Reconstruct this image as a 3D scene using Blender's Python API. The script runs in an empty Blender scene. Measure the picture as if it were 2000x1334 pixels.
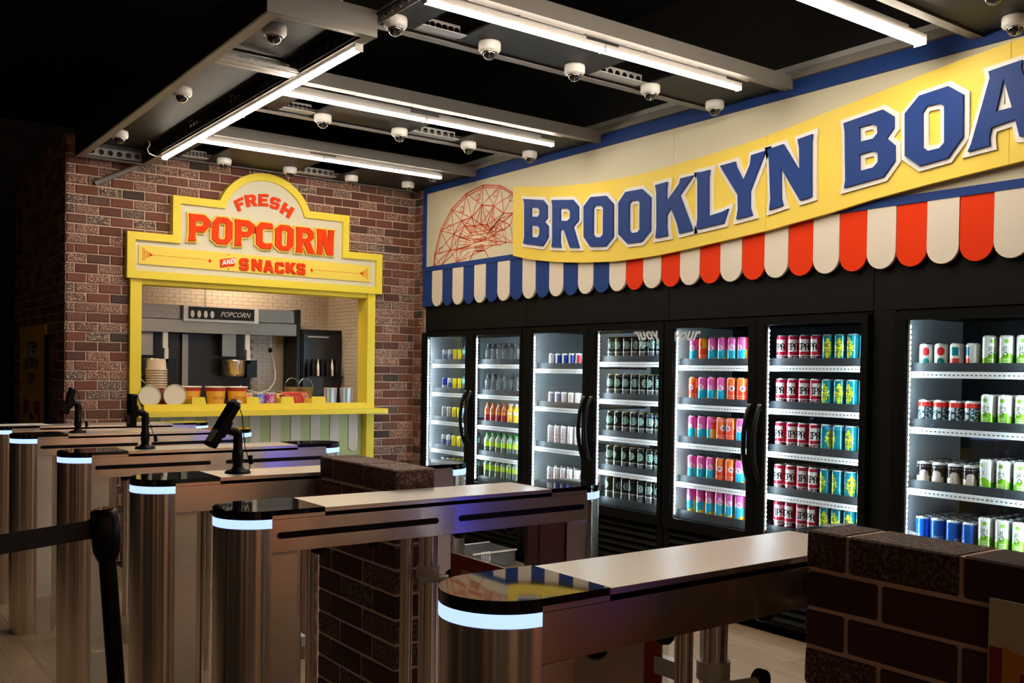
import bpy, math, random
from math import pi, sin, cos, atan2, radians
from mathutils import Vector, Matrix
from mathutils.geometry import tessellate_polygon
random.seed(7)
SC = bpy.context.scene
COL = SC.collection
# ------------------------------------------------------------------ camera, world, exposure
CAMH = 1.48
cam = bpy.data.cameras.new('camera'); camo = bpy.data.objects.new('camera', cam); COL.objects.link(camo)
RT = Vector((0.80489945, -0.59323293, 0.01454542)); UP = Vector((-0.00159473, 0.02234901, 0.99974896)); FW = Vector((0.59340908, 0.80472058, -0.01704266))
camo.matrix_world = Matrix(((RT.x, UP.x, -FW.x, 0), (RT.y, UP.y, -FW.y, 0), (RT.z, UP.z, -FW.z, CAMH), (0, 0, 0, 1)))
cam.sensor_width = 36; cam.lens = 1871.492 / 2000 * 36; cam.shift_y = (754.3667 - 667) / 2000; cam.clip_start = 0.02
SC.camera = camo
wd = bpy.data.worlds.new('world'); SC.world = wd; wd.use_nodes = True
wd.node_tree.nodes['Background'].inputs[0].default_value = (0.75, 0.62, 0.5, 1); wd.node_tree.nodes['Background'].inputs[1].default_value = 0.004
SC.view_settings.view_transform = 'Standard'; SC.view_settings.look = 'None'; SC.view_settings.gamma = 1
SC.view_settings.use_curve_mapping = False; SC.view_settings.exposure = 0.3
TUBE_POWER = 52.0       # emission strength of the ceiling tubes
BAND_POWER = 1.5        # blue rings on the turnstiles
HALL_POWER = 50.0       # unseen fill lights added for the hall walls (watts)
COOLER_POWER = 34.0     # LED strips inside the coolers

# warm fill lights added out of view, washing hall walls that the steel mirrors
for lx, ly, face in ((-4.5, -2.4, 'F'), (-2.2, -2.4, 'F'), (0.2, -2.4, 'F'), (2.6, -2.4, 'F'), (4.4, -2.4, 'F'), (-4.4, 0.5, 'L'), (-4.4, 3.5, 'L'), (-4.4, 6.5, 'L')):
    ld = bpy.data.lights.new('hall_lamp', 'AREA'); ld.shape = 'DISK'; ld.size = .35; ld.energy = HALL_POWER * (1.1 if face == 'F' else .5); ld.color = (1, .74, .5)
    lo = bpy.data.objects.new('hall_lamp', ld); lo.location = (lx, ly, 3.4); lo.rotation_euler = (radians(-50), 0, 0) if face == 'F' else (0, radians(50), 0); COL.objects.link(lo)
ld = bpy.data.lights.new('kiosk_lamp', 'AREA'); ld.shape = 'DISK'; ld.size = .3; ld.energy = 7; ld.color = (1, .78, .55)
lo = bpy.data.objects.new('kiosk_lamp', ld); lo.location = (3.0, 7.86, 2.43); COL.objects.link(lo)  # unseen fill light added to brighten the kiosk kitchen

# ------------------------------------------------------------------ materials
MATS = {}
def nt(name):
    m = bpy.data.materials.new(name); m.use_nodes = True; MATS[name] = m
    t = m.node_tree; return m, t, t.nodes['Principled BSDF']
def mat(name, col, rough=0.5, metal=0.0, emit=None, es=0.0, spec=None, trans=0.0, ior=None, bump=0.0, bscale=200.0, coat=0.0):
    if name in MATS: return MATS[name]
    m, t, p = nt(name)
    p.inputs['Base Color'].default_value = (*col, 1); p.inputs['Roughness'].default_value = rough; p.inputs['Metallic'].default_value = metal
    if spec is not None: p.inputs['Specular IOR Level'].default_value = spec
    if emit: p.inputs['Emission Color'].default_value = (*emit, 1); p.inputs['Emission Strength'].default_value = es
    if trans: p.inputs['Transmission Weight'].default_value = trans
    if ior: p.inputs['IOR'].default_value = ior
    if coat: p.inputs['Coat Weight'].default_value = coat
    if bump:
        tc = t.nodes.new('ShaderNodeTexCoord'); n = t.nodes.new('ShaderNodeTexNoise'); n.inputs['Scale'].default_value = bscale
        b = t.nodes.new('ShaderNodeBump'); b.inputs['Strength'].default_value = bump; b.inputs['Distance'].default_value = 0.002
        t.links.new(tc.outputs['Object'], n.inputs['Vector']); t.links.new(n.outputs['Fac'], b.inputs['Height']); t.links.new(b.outputs['Normal'], p.inputs['Normal'])
    return m
def steel(name, col, rough, stretch, amt=0.12, aniso=.95):
    m, t, p = nt(name); p.inputs['Metallic'].default_value = .93
    tc = t.nodes.new('ShaderNodeTexCoord'); mp = t.nodes.new('ShaderNodeMapping'); mp.inputs['Scale'].default_value = stretch
    n = t.nodes.new('ShaderNodeTexNoise'); n.inputs['Scale'].default_value = 1.0; n.inputs['Detail'].default_value = 6
    t.links.new(tc.outputs['Object'], mp.inputs[0]); t.links.new(mp.outputs[0], n.inputs['Vector'])
    r = t.nodes.new('ShaderNodeMapRange'); r.inputs['To Min'].default_value = rough - amt / 2; r.inputs['To Max'].default_value = rough + amt
    t.links.new(n.outputs['Fac'], r.inputs['Value']); t.links.new(r.outputs[0], p.inputs['Roughness'])
    mx = t.nodes.new('ShaderNodeMix'); mx.data_type = 'RGBA'; mx.inputs['A'].default_value = (col[0]*.8, col[1]*.8, col[2]*.8, 1); mx.inputs['B'].default_value = (*col, 1)
    t.links.new(n.outputs['Fac'], mx.inputs['Factor']); t.links.new(mx.outputs['Result'], p.inputs['Base Color'])
    tg = t.nodes.new('ShaderNodeTangent'); tg.direction_type = 'RADIAL'; tg.axis = 'Z'; t.links.new(tg.outputs[0], p.inputs['Tangent'])
    p.inputs['Anisotropic'].default_value = aniso; p.inputs['Anisotropic Rotation'].default_value = ANROT
    return m
def brick_mat(name, attr, dk=1.0, ws=1.0):
    m, t, p = nt(name); N = t.nodes.new; K = t.links.new
    if attr: a = N('ShaderNodeAttribute'); a.attribute_name = 'rnd'; rnd = a.outputs['Fac']
    else: a = N('ShaderNodeObjectInfo'); rnd = a.outputs['Random']
    cr = N('ShaderNodeValToRGB'); e = cr.color_ramp; e.interpolation = 'CONSTANT'
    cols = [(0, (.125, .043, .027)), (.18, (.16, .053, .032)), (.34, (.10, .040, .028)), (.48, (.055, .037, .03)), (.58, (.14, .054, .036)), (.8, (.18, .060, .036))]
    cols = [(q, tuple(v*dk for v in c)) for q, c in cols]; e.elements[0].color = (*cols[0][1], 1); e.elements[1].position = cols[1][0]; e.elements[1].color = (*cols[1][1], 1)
    for q, c in cols[2:]: z = e.elements.new(q); z.color = (*c, 1)
    K(rnd, cr.inputs[0])
    tc = N('ShaderNodeTexCoord'); mu = N('ShaderNodeMath'); mu.operation = 'MULTIPLY'; mu.inputs[1].default_value = 137.0; K(rnd, mu.inputs[0])
    va = N('ShaderNodeVectorMath'); va.operation = 'ADD'; K(tc.outputs['Object'], va.inputs[0]); K(mu.outputs[0], va.inputs[1])
    n = N('ShaderNodeTexNoise'); n.inputs['Scale'].default_value = 120; n.inputs['Detail'].default_value = 3; n.inputs['Roughness'].default_value = .7; K(va.outputs[0], n.inputs['Vector'])
    m2 = N('ShaderNodeMath'); m2.operation = 'MULTIPLY'; m2.inputs[1].default_value = 7.31; K(rnd, m2.inputs[0])
    fr = N('ShaderNodeMath'); fr.operation = 'FRACT'; K(m2.outputs[0], fr.inputs[0])
    gr = N('ShaderNodeMapRange'); gr.inputs['From Min'].default_value = .45; gr.inputs['From Max'].default_value = .6; gr.inputs['To Max'].default_value = .95; K(fr.outputs[0], gr.inputs['Value'])
    th = N('ShaderNodeMapRange'); th.inputs['From Min'].default_value = .5; th.inputs['From Max'].default_value = .58; K(n.outputs['Fac'], th.inputs['Value'])
    mm = N('ShaderNodeMath'); mm.operation = 'MULTIPLY'; K(gr.outputs[0], mm.inputs[0]); K(th.outputs[0], mm.inputs[1])
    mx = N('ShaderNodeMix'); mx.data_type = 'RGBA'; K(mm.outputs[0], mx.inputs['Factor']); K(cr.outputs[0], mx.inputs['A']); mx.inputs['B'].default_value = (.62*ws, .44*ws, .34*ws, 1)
    K(mx.outputs['Result'], p.inputs['Base Color']); p.inputs['Roughness'].default_value = .8
    b = N('ShaderNodeBump'); b.inputs['Strength'].default_value = .5; b.inputs['Distance'].default_value = .003; K(n.outputs['Fac'], b.inputs['Height']); K(b.outputs['Normal'], p.inputs['Normal'])
    return m
def attr_mat(name, rough=.4, metal=0.0, trans=0.0, coat=0.0):
    m, t, p = nt(name); a = t.nodes.new('ShaderNodeAttribute'); a.attribute_name = 'Col'
    t.links.new(a.outputs['Color'], p.inputs['Base Color']); p.inputs['Roughness'].default_value = rough; p.inputs['Metallic'].default_value = metal
    p.inputs['Coat Weight'].default_value = coat
    if trans: p.inputs['Transmission Weight'].default_value = trans; p.inputs['IOR'].default_value = 1.33
    return m
def glass_mat(name, tint=(.93, .97, .98), k=.10):
    m = bpy.data.materials.new(name); m.use_nodes = True; t = m.node_tree; t.nodes.clear(); MATS[name] = m; N = t.nodes.new; K = t.links.new
    o = N('ShaderNodeOutputMaterial'); mx = N('ShaderNodeMixShader'); tr = N('ShaderNodeBsdfTransparent'); tr.inputs[0].default_value = (*tint, 1)
    g = N('ShaderNodeBsdfGlossy'); g.inputs['Roughness'].default_value = .02; g.inputs['Color'].default_value = (.9, .95, 1, 1)
    f = N('ShaderNodeLayerWeight'); f.inputs['Blend'].default_value = .5; pw = N('ShaderNodeMath'); pw.operation = 'POWER'; pw.inputs[1].default_value = 4.5; K(f.outputs['Facing'], pw.inputs[0])
    mu = N('ShaderNodeMath'); mu.operation = 'MULTIPLY_ADD'; mu.inputs[1].default_value = k * 8; mu.inputs[2].default_value = k * .5
    K(pw.outputs[0], mu.inputs[0]); K(mu.outputs[0], mx.inputs[0]); K(tr.outputs[0], mx.inputs[1]); K(g.outputs[0], mx.inputs[2]); K(mx.outputs[0], o.inputs[0]); return m
def wood_mat(name, c1, c2, obj_random=True):
    m, t, p = nt(name); N = t.nodes.new; K = t.links.new
    tc = N('ShaderNodeTexCoord'); mp = N('ShaderNodeMapping'); mp.inputs['Scale'].default_value = (38, 1.6, 1)
    n = N('ShaderNodeTexNoise'); n.inputs['Scale'].default_value = 2; n.inputs['Detail'].default_value = 5
    oi = N('ShaderNodeObjectInfo'); mu = N('ShaderNodeMath'); mu.operation = 'MULTIPLY'; mu.inputs[1].default_value = 60; K(oi.outputs['Random'], mu.inputs[0])
    va = N('ShaderNodeVectorMath'); va.operation = 'ADD'; K(tc.outputs['Object'], va.inputs[0]); K(mu.outputs[0], va.inputs[1]); K(va.outputs[0], mp.inputs[0]); K(mp.outputs[0], n.inputs['Vector'])
    mx = N('ShaderNodeMix'); mx.data_type = 'RGBA'; mx.inputs['A'].default_value = (*c1, 1); mx.inputs['B'].default_value = (*c2, 1); K(n.outputs['Fac'], mx.inputs['Factor'])
    hs = N('ShaderNodeHueSaturation'); mr = N('ShaderNodeMapRange'); mr.inputs['To Min'].default_value = .88; mr.inputs['To Max'].default_value = 1.1; K(oi.outputs['Random'], mr.inputs['Value']); K(mr.outputs[0], hs.inputs['Value'])
    K(mx.outputs['Result'], hs.inputs['Color']); K(hs.outputs[0], p.inputs['Base Color']); p.inputs['Roughness'].default_value = .42
    return m
ANROT = 0.25
M_steel = steel('brushed_steel', (.80, .75, .68), .30, (3, 3, 160))
M_steelh = steel('brushed_steel_horizontal', (.88, .82, .74), .22, (2, 60, 90), .06)
M_column = steel('polished_column_steel', (.88, .80, .72), .17, (3, 3, .8), .04)
M_topsteel = mat('satin_top_steel', (.76, .73, .68), .30, .72)
M_hood = steel('hood_steel', (.26, .23, .19), .3, (3, 3, 40))
M_galv = mat('galvanised_grey', (.52, .52, .50), .45, .25)
M_flange = mat('lit_flange_grey', (.36, .32, .26), .5); M_plast = mat('dull_black_plastic', (.0025, .0025, .003), .5, spec=.15); M_rail = mat('painted_rail_grey', (.22, .205, .185), .5)  # flange grey is lightened: light on the edges is in the colour
M_black = mat('matt_black', (.012, .012, .012), .55)
M_blackp = mat('black_panel', (.007, .007, .007), .6, spec=.10)
M_satin = mat('satin_black', (.004, .004, .004), .35, spec=.22)
M_cool = mat('cooler_black', (.004, .004, .004), .5, spec=.08)
M_fdoor = mat('fridge_door_glass', (.004, .004, .005), .3); M_gloss = mat('black_glass', (.004, .004, .005), .03, spec=.5)
M_white = mat('white_plastic', (.72, .71, .68), .35)
M_dome = mat('smoked_dome', (.01, .01, .011), .04, coat=1.0)
M_chrome = mat('chrome_ring', (.7, .7, .7), .15, 1.0)
M_tube = mat('lit_tube', (1, 1, 1), .4, emit=(1, .86, .70), es=TUBE_POWER)
M_band = mat('lit_blue_band', (.1, .3, .9), .4, emit=(.33, .46, 1.0), es=BAND_POWER)
M_cled = mat('lit_cooler_led', (1, 1, 1), .4, emit=(.72, .9, 1.0), es=COOLER_POWER * 3.0)
M_yellow = mat('yellow_paint', (.84, .67, .06), .5, spec=.25)
M_yellow2 = mat('banner_yellow', (.86, .66, .10), .5, spec=.25)
M_cream = mat('cream_panel', (.66, .63, .47), .5, spec=.3)
M_wht = mat('offwhite_board', (.74, .68, .58), .45)
M_blue = mat('royal_blue', (.014, .050, .23), .5, spec=.15)
M_red = mat('orange_red', (.80, .042, .003), .55, spec=.12)
M_redl = mat('letter_orange_red', (.80, .050, .003), .55, spec=.12)
M_redline = mat('red_line_print', (.75, .09, .03), .5)
M_mortar = mat('mortar', (.72, .53, .42), .9, bump=.4, bscale=120)
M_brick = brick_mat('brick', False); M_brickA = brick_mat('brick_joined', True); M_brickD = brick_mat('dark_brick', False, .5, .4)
M_tile = mat('white_tile', (.55, .48, .38), .25); M_grout = mat('grout', (.30, .26, .2), .8)
M_print = attr_mat('printed_can', .2, .25); M_paper = attr_mat('printed_paper', .5); M_drink = attr_mat('drink_bottle', .12, 0, 0, .5)
M_clearb = attr_mat('clear_bottle', .04, 0, .92)
M_glass = glass_mat('door_glass', (.96, .98, .99), .055); M_gate = glass_mat('gate_glass', (.9, .93, .92), .1)
M_coolin = mat('cooler_interior', (.50, .55, .57), .4); M_coold = mat('cooler_back_dark', (.008, .010, .012), .4, spec=.15); M_shelf = mat('shelf_grey', (.028, .032, .036), .45, spec=.2)
M_strip = mat('price_strip', (.80, .83, .84), .35)
M_wood = wood_mat('oak_floor', (.20, .135, .085), (.46, .34, .23)); M_ply = wood_mat('brown_board', (.10, .045, .02), (.16, .07, .03))
M_alu = mat('can_aluminium', (.62, .63, .63), .25, 1.0); M_gold = mat('can_gold_lid', (.62, .50, .25), .28, 1.0)
M_clear = mat('clear_plastic', (.80, .76, .66), .18, trans=.35, ior=1.3)
M_amber = mat('amber_plastic', (.62, .45, .16), .12, trans=.75, ior=1.3)
M_paper_w = mat('white_paper', (.78, .76, .72), .7)
M_green = mat('soft_green_paint', (.42, .50, .23), .45); M_slatw = mat('pale_slat_paint', (.60, .57, .52), .45)
M_darkred = mat('dark_red_print', (.30, .02, .012), .4); M_beige = mat('beige_print', (.55, .42, .30), .45); M_post_y = mat('poster_yellow', (.80, .50, .03), .5)
M_navy = mat('navy_print', (.015, .02, .07), .5); M_whitep = mat('white_print', (.8, .8, .78), .5)

# ------------------------------------------------------------------ mesh collector
class G:
    def __init__(s): s.v = []; s.f = []; s.m = []; s.c = []; s.r = []; s.sm = []
    def add(s, vs, fs, m=0, col=None, rnd=0.0, smooth=False):
        o = len(s.v); s.v += [tuple(p) for p in vs]
        for i, f in enumerate(fs):
            s.f.append([o + k for k in f]); s.m.append(m); s.c.append(col if col is None or not isinstance(col, list) else col[i]); s.r.append(rnd); s.sm.append(smooth)
        return s
    def box(s, x0, x1, y0, y1, z0, z1, m=0, **k):
        x0, x1 = min(x0, x1), max(x0, x1); y0, y1 = min(y0, y1), max(y0, y1); z0, z1 = min(z0, z1), max(z0, z1)
        return s.add([(x0,y0,z0),(x1,y0,z0),(x1,y1,z0),(x0,y1,z0),(x0,y0,z1),(x1,y0,z1),(x1,y1,z1),(x0,y1,z1)],
                     [(0,3,2,1),(4,5,6,7),(0,1,5,4),(1,2,6,5),(2,3,7,6),(3,0,4,7)], m, **k)
    def lathe(s, prof, seg=24, c=(0,0,0), axis='Z', m=0, a0=0.0, a1=2*pi, colf=None, smooth=True, cap0=True, cap1=True):
        full = abs(a1 - a0 - 2*pi) < 1e-6; n = seg if full else seg + 1
        vs = []
        for r, z in prof:
            for i in range(n):
                a = a0 + (a1 - a0) * i / seg; p = (r*cos(a), r*sin(a), z)
                if axis == 'X': p = (p[2], p[0], p[1])
                elif axis == 'Y': p = (p[0], -p[2], p[1])
                vs.append((p[0]+c[0], p[1]+c[1], p[2]+c[2]))
        fs = []; cols = []
        for j in range(len(prof) - 1):
            for i in range(seg):
                i2 = (i + 1) % n; fs.append((j*n+i, j*n+i2, (j+1)*n+i2, (j+1)*n+i))
                if colf: a = a0 + (a1-a0)*(i+.5)/seg; cols.append(colf(a, (prof[j][1]+prof[j+1][1])/2, j))
        s.add(vs, fs, m, col=cols if colf else None, smooth=smooth)
        if full:
            if cap0 and prof[0][0] > 1e-5: s.add(vs[:n], [tuple(range(n))[::-1]], m, col=colf(0, prof[0][1], 0) if colf else None)
            if cap1 and prof[-1][0] > 1e-5: s.add(vs[-n:], [tuple(range(n))], m, col=colf(0, prof[-1][1], len(prof)-1) if colf else None)
        return s
    def cyl(s, c, r, h, seg=20, axis='Z', m=0): return s.lathe([(r, 0), (r, h)], seg, c, axis, m)
    def tube(s, pts, r, seg=8, m=0):
        P = [Vector(p) for p in pts]; vs = []; n = len(P)
        for i, p in enumerate(P):
            d = (P[min(i+1, n-1)] - P[max(i-1, 0)]).normalized(); a = d.orthogonal().normalized() if i == 0 else (pa - d * pa.dot(d)).normalized(); pa = a; b = d.cross(a)
            rr = r[i] if isinstance(r, (list, tuple)) else r
            for k in range(seg): t = 2*pi*k/seg; q = p + a*cos(t)*rr + b*sin(t)*rr; vs.append(tuple(q))
        fs = [(i*seg+k, i*seg+(k+1) % seg, (i+1)*seg+(k+1) % seg, (i+1)*seg+k) for i in range(n-1) for k in range(seg)]
        s.add(vs, fs, m, smooth=True); s.add(vs[:seg], [tuple(range(seg))[::-1]], m); return s.add(vs[-seg:], [tuple(range(seg))], m)
    def poly(s, loops, fr, w0, w1, m=0, ms=None, col=None):
        """flat shape with holes, extruded from w0 (back) to w1 (front) in frame fr(u,v,w)->xyz"""
        flat = [p for l in loops for p in l]
        tr = tessellate_polygon([[Vector((p[0], p[1], 0)) for p in l] for l in loops])
        def ar(t): a, b, c = (flat[i] for i in t); return (b[0]-a[0])*(c[1]-a[1])-(c[0]-a[0])*(b[1]-a[1])
        tr = [t if ar(t) > 0 else t[::-1] for t in tr]; n = len(flat)
        vs = [fr(p[0], p[1], w1) for p in flat] + [fr(p[0], p[1], w0) for p in flat]
        s.add(vs, list(tr), m, col=col)
        s.add(vs, [tuple(i+n for i in t[::-1]) for t in tr], m, col=col)
        o = 0; fs = []
        for li, l in enumerate(loops):
            A = sum(l[i][0]*l[(i+1) % len(l)][1]-l[(i+1) % len(l)][0]*l[i][1] for i in range(len(l)))
            pos = (A > 0) == (li == 0)
            for i in range(len(l)):
                a, b = o+i, o+(i+1) % len(l); fs.append((b, a, a+n, b+n) if pos else (a, b, b+n, a+n))
            o += len(l)
        s.add(vs, fs, m if ms is None else ms, col=col); return s
    def mesh(s, name, off=(0, 0, 0)):
        me = bpy.data.meshes.new(name); ox, oy, oz = off
        me.from_pydata([(x-ox, y-oy, z-oz) for x, y, z in s.v], [], s.f)
        me.polygons.foreach_set('material_index', s.m); me.polygons.foreach_set('use_smooth', s.sm)
        if any(c is not None for c in s.c):
            a = me.color_attributes.new('Col', 'FLOAT_COLOR', 'CORNER'); d = []
            for f, c in zip(s.f, s.c):
                c = c or (.5, .5, .5); d += [c[0], c[1], c[2], 1.0] * len(f)
            a.data.foreach_set('color', d)
        if any(s.r):
            a = me.attributes.new('rnd', 'FLOAT', 'FACE'); a.data.foreach_set('value', s.r)
        me.validate(); return me
FX = lambda X: (lambda u, v, w: (X - w, -u, v))       # wall facing -X: u = -Y, v = Z
FY = lambda Y: (lambda u, v, w: (u, Y - w, v))        # wall facing -Y: u = X, v = Z
FZ = lambda Z: (lambda u, v, w: (u, v, Z + w))
ORG = {}
def obj(name, g, mats, parent=None, org=None, **props):
    if not isinstance(mats, (list, tuple)): mats = [mats]
    off = ORG[parent.name] if parent else (org or (0, 0, 0))
    me = g.mesh(name, off)
    for m in mats: me.materials.append(m)
    o = bpy.data.objects.new(name, me); COL.objects.link(o)
    if parent: o.parent = parent
    else: o.location = off
    ORG[o.name] = off
    for k, v in props.items(): o[k] = v
    return o
def thing(name, loc, label, cat, group=None):
    o = bpy.data.objects.new(name, None); o.empty_display_size = .1; o.location = loc; COL.objects.link(o); ORG[o.name] = tuple(loc)
    o['label'] = label; o['category'] = cat
    if group: o['group'] = group
    return o
def struct(name, g, mats, parent=None): return obj(name, g, mats, parent, kind='structure') if not parent else obj(name, g, mats, parent)
def tag(o, label, cat, group=None):
    o['label'] = label; o['category'] = cat
    if group: o['group'] = group
    return o
KIDS = {}
def kids(o):
    return [c for c in COL.objects if c.parent == o]
def dup(root, loc, label=None, rotz=None, group=None, tree=None):
    tree = tree if tree is not None else [(c, [d for d in kids(c)]) for c in kids(root)]
    r = root.copy(); COL.objects.link(r); r.location = loc
    if rotz is not None: r.rotation_euler = (0, 0, rotz)
    if label: r['label'] = label
    if group: r['group'] = group
    for c, gs in tree:
        k = c.copy(); COL.objects.link(k); k.parent = r
        for d in gs: e = d.copy(); COL.objects.link(e); e.parent = k
    return r
def tree_of(root): return [(c, kids(c)) for c in kids(root)]
ORD = ['first','second','third','fourth','fifth','sixth','seventh','eighth','ninth','tenth','eleventh','twelfth']
# text from Blender's own font, flattened to triangles
def text_tris(body, size, align='CENTER', xs=1.0, shear=0.0, bold=0.0):
    cu = bpy.data.curves.new('t', 'FONT'); cu.body = body; cu.size = size; cu.align_x = align; cu.align_y = 'CENTER'; cu.shear = shear; cu.offset = bold; cu.resolution_u = 2
    o = bpy.data.objects.new('t', cu); me = o.to_mesh(); vs = [(v.co.x * xs, v.co.y) for v in me.vertices]; fs = [tuple(p.vertices) for p in me.polygons]
    o.to_mesh_clear(); bpy.data.objects.remove(o); bpy.data.curves.remove(cu); return vs, fs
def put_text(g, body, size, fr, u, v, w, m=0, xs=1.0, shear=0.0, bold=0.0, align='CENTER', warp=None, col=None):
    vs, fs = text_tris(body, size, align, xs, shear, bold)
    P = []
    for a, b in vs:
        if warp: a, b = warp(a, b)
        P.append(fr(u + a, v + b, w))
    return g.add(P, fs, m, col=col)
def offset_loop(l, d):
    n = len(l); A = sum(l[i][0]*l[(i+1) % n][1]-l[(i+1) % n][0]*l[i][1] for i in range(n)); s = 1 if A > 0 else -1; o = []
    for i in range(n):
        p0, p1, p2 = Vector(l[i-1]), Vector(l[i]), Vector(l[(i+1) % n]); a = (p1-p0); b = (p2-p1)
        if a.length < 1e-6 or b.length < 1e-6: o.append(tuple(p1)); continue
        a.normalize(); b.normalize(); na = Vector((a.y, -a.x))*s; nb = Vector((b.y, -b.x))*s; m = na+nb
        if m.length < .3: m = na
        m.normalize(); k = min(1/max(m.dot(na), .5), 1.7); o.append(tuple(p1+m*d*k))
    return o
# block glyphs on a unit square, for the small sign lettering
GL = {
 'F': [[(0,0),(.34,0),(.34,.4),(.8,.4),(.8,.63),(.34,.63),(.34,.77),(1,.77),(1,1),(0,1)]],
 'R': [[(0,0),(.32,0),(.32,.34),(.48,.34),(.66,0),(1,0),(.78,.4),(.95,.52),(.95,.86),(.78,1),(0,1)],[(.32,.56),(.62,.56),(.62,.79),(.32,.79)]],
 'E': [[(0,0),(1,0),(1,.24),(.34,.24),(.34,.4),(.85,.4),(.85,.61),(.34,.61),(.34,.77),(1,.77),(1,1),(0,1)]],
 'S': [[(0,.3),(0,.14),(.14,0),(.86,0),(1,.14),(1,.46),(.84,.6),(.34,.62),(.34,.78),(.66,.78),(.66,.7),(1,.7),(1,.86),(.84,1),(.16,1),(0,.86),(0,.52),(.16,.4),(.66,.38),(.66,.22),(.34,.22),(.34,.3)]],
 'H': [[(0,0),(.33,0),(.33,.38),(.67,.38),(.67,0),(1,0),(1,1),(.67,1),(.67,.62),(.33,.62),(.33,1),(0,1)]],
 'N': [[(0,0),(.3,0),(.3,.5),(.68,0),(1,0),(1,1),(.7,1),(.7,.5),(.32,1),(0,1)]],
 'A': [[(0,0),(.3,0),(.36,.2),(.64,.2),(.7,0),(1,0),(.68,1),(.32,1)],[(.42,.42),(.58,.42),(.5,.72)]],
 'C': [[(.16,0),(.86,0),(1,.14),(1,.36),(.68,.36),(.68,.24),(.34,.24),(.34,.76),(.68,.76),(.68,.66),(1,.66),(1,.86),(.86,1),(.16,1),(0,.86),(0,.14)]],
 'K': [[(0,0),(.32,0),(.32,.34),(.64,0),(1,0),(.6,.5),(1,1),(.64,1),(.32,.66),(.32,1),(0,1)]],
 'D': [[(0,0),(.75,0),(1,.2),(1,.8),(.75,1),(0,1)],[(.34,.24),(.66,.24),(.66,.76),(.34,.76)]]}
def quad_map(q):
    tl, tr, br, bl = q
    return lambda a, b: ((bl[0]*(1-a)+br[0]*a)*(1-b)+(tl[0]*(1-a)+tr[0]*a)*b, (bl[1]*(1-a)+br[1]*a)*(1-b)+(tl[1]*(1-a)+tr[1]*a)*b)

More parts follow.
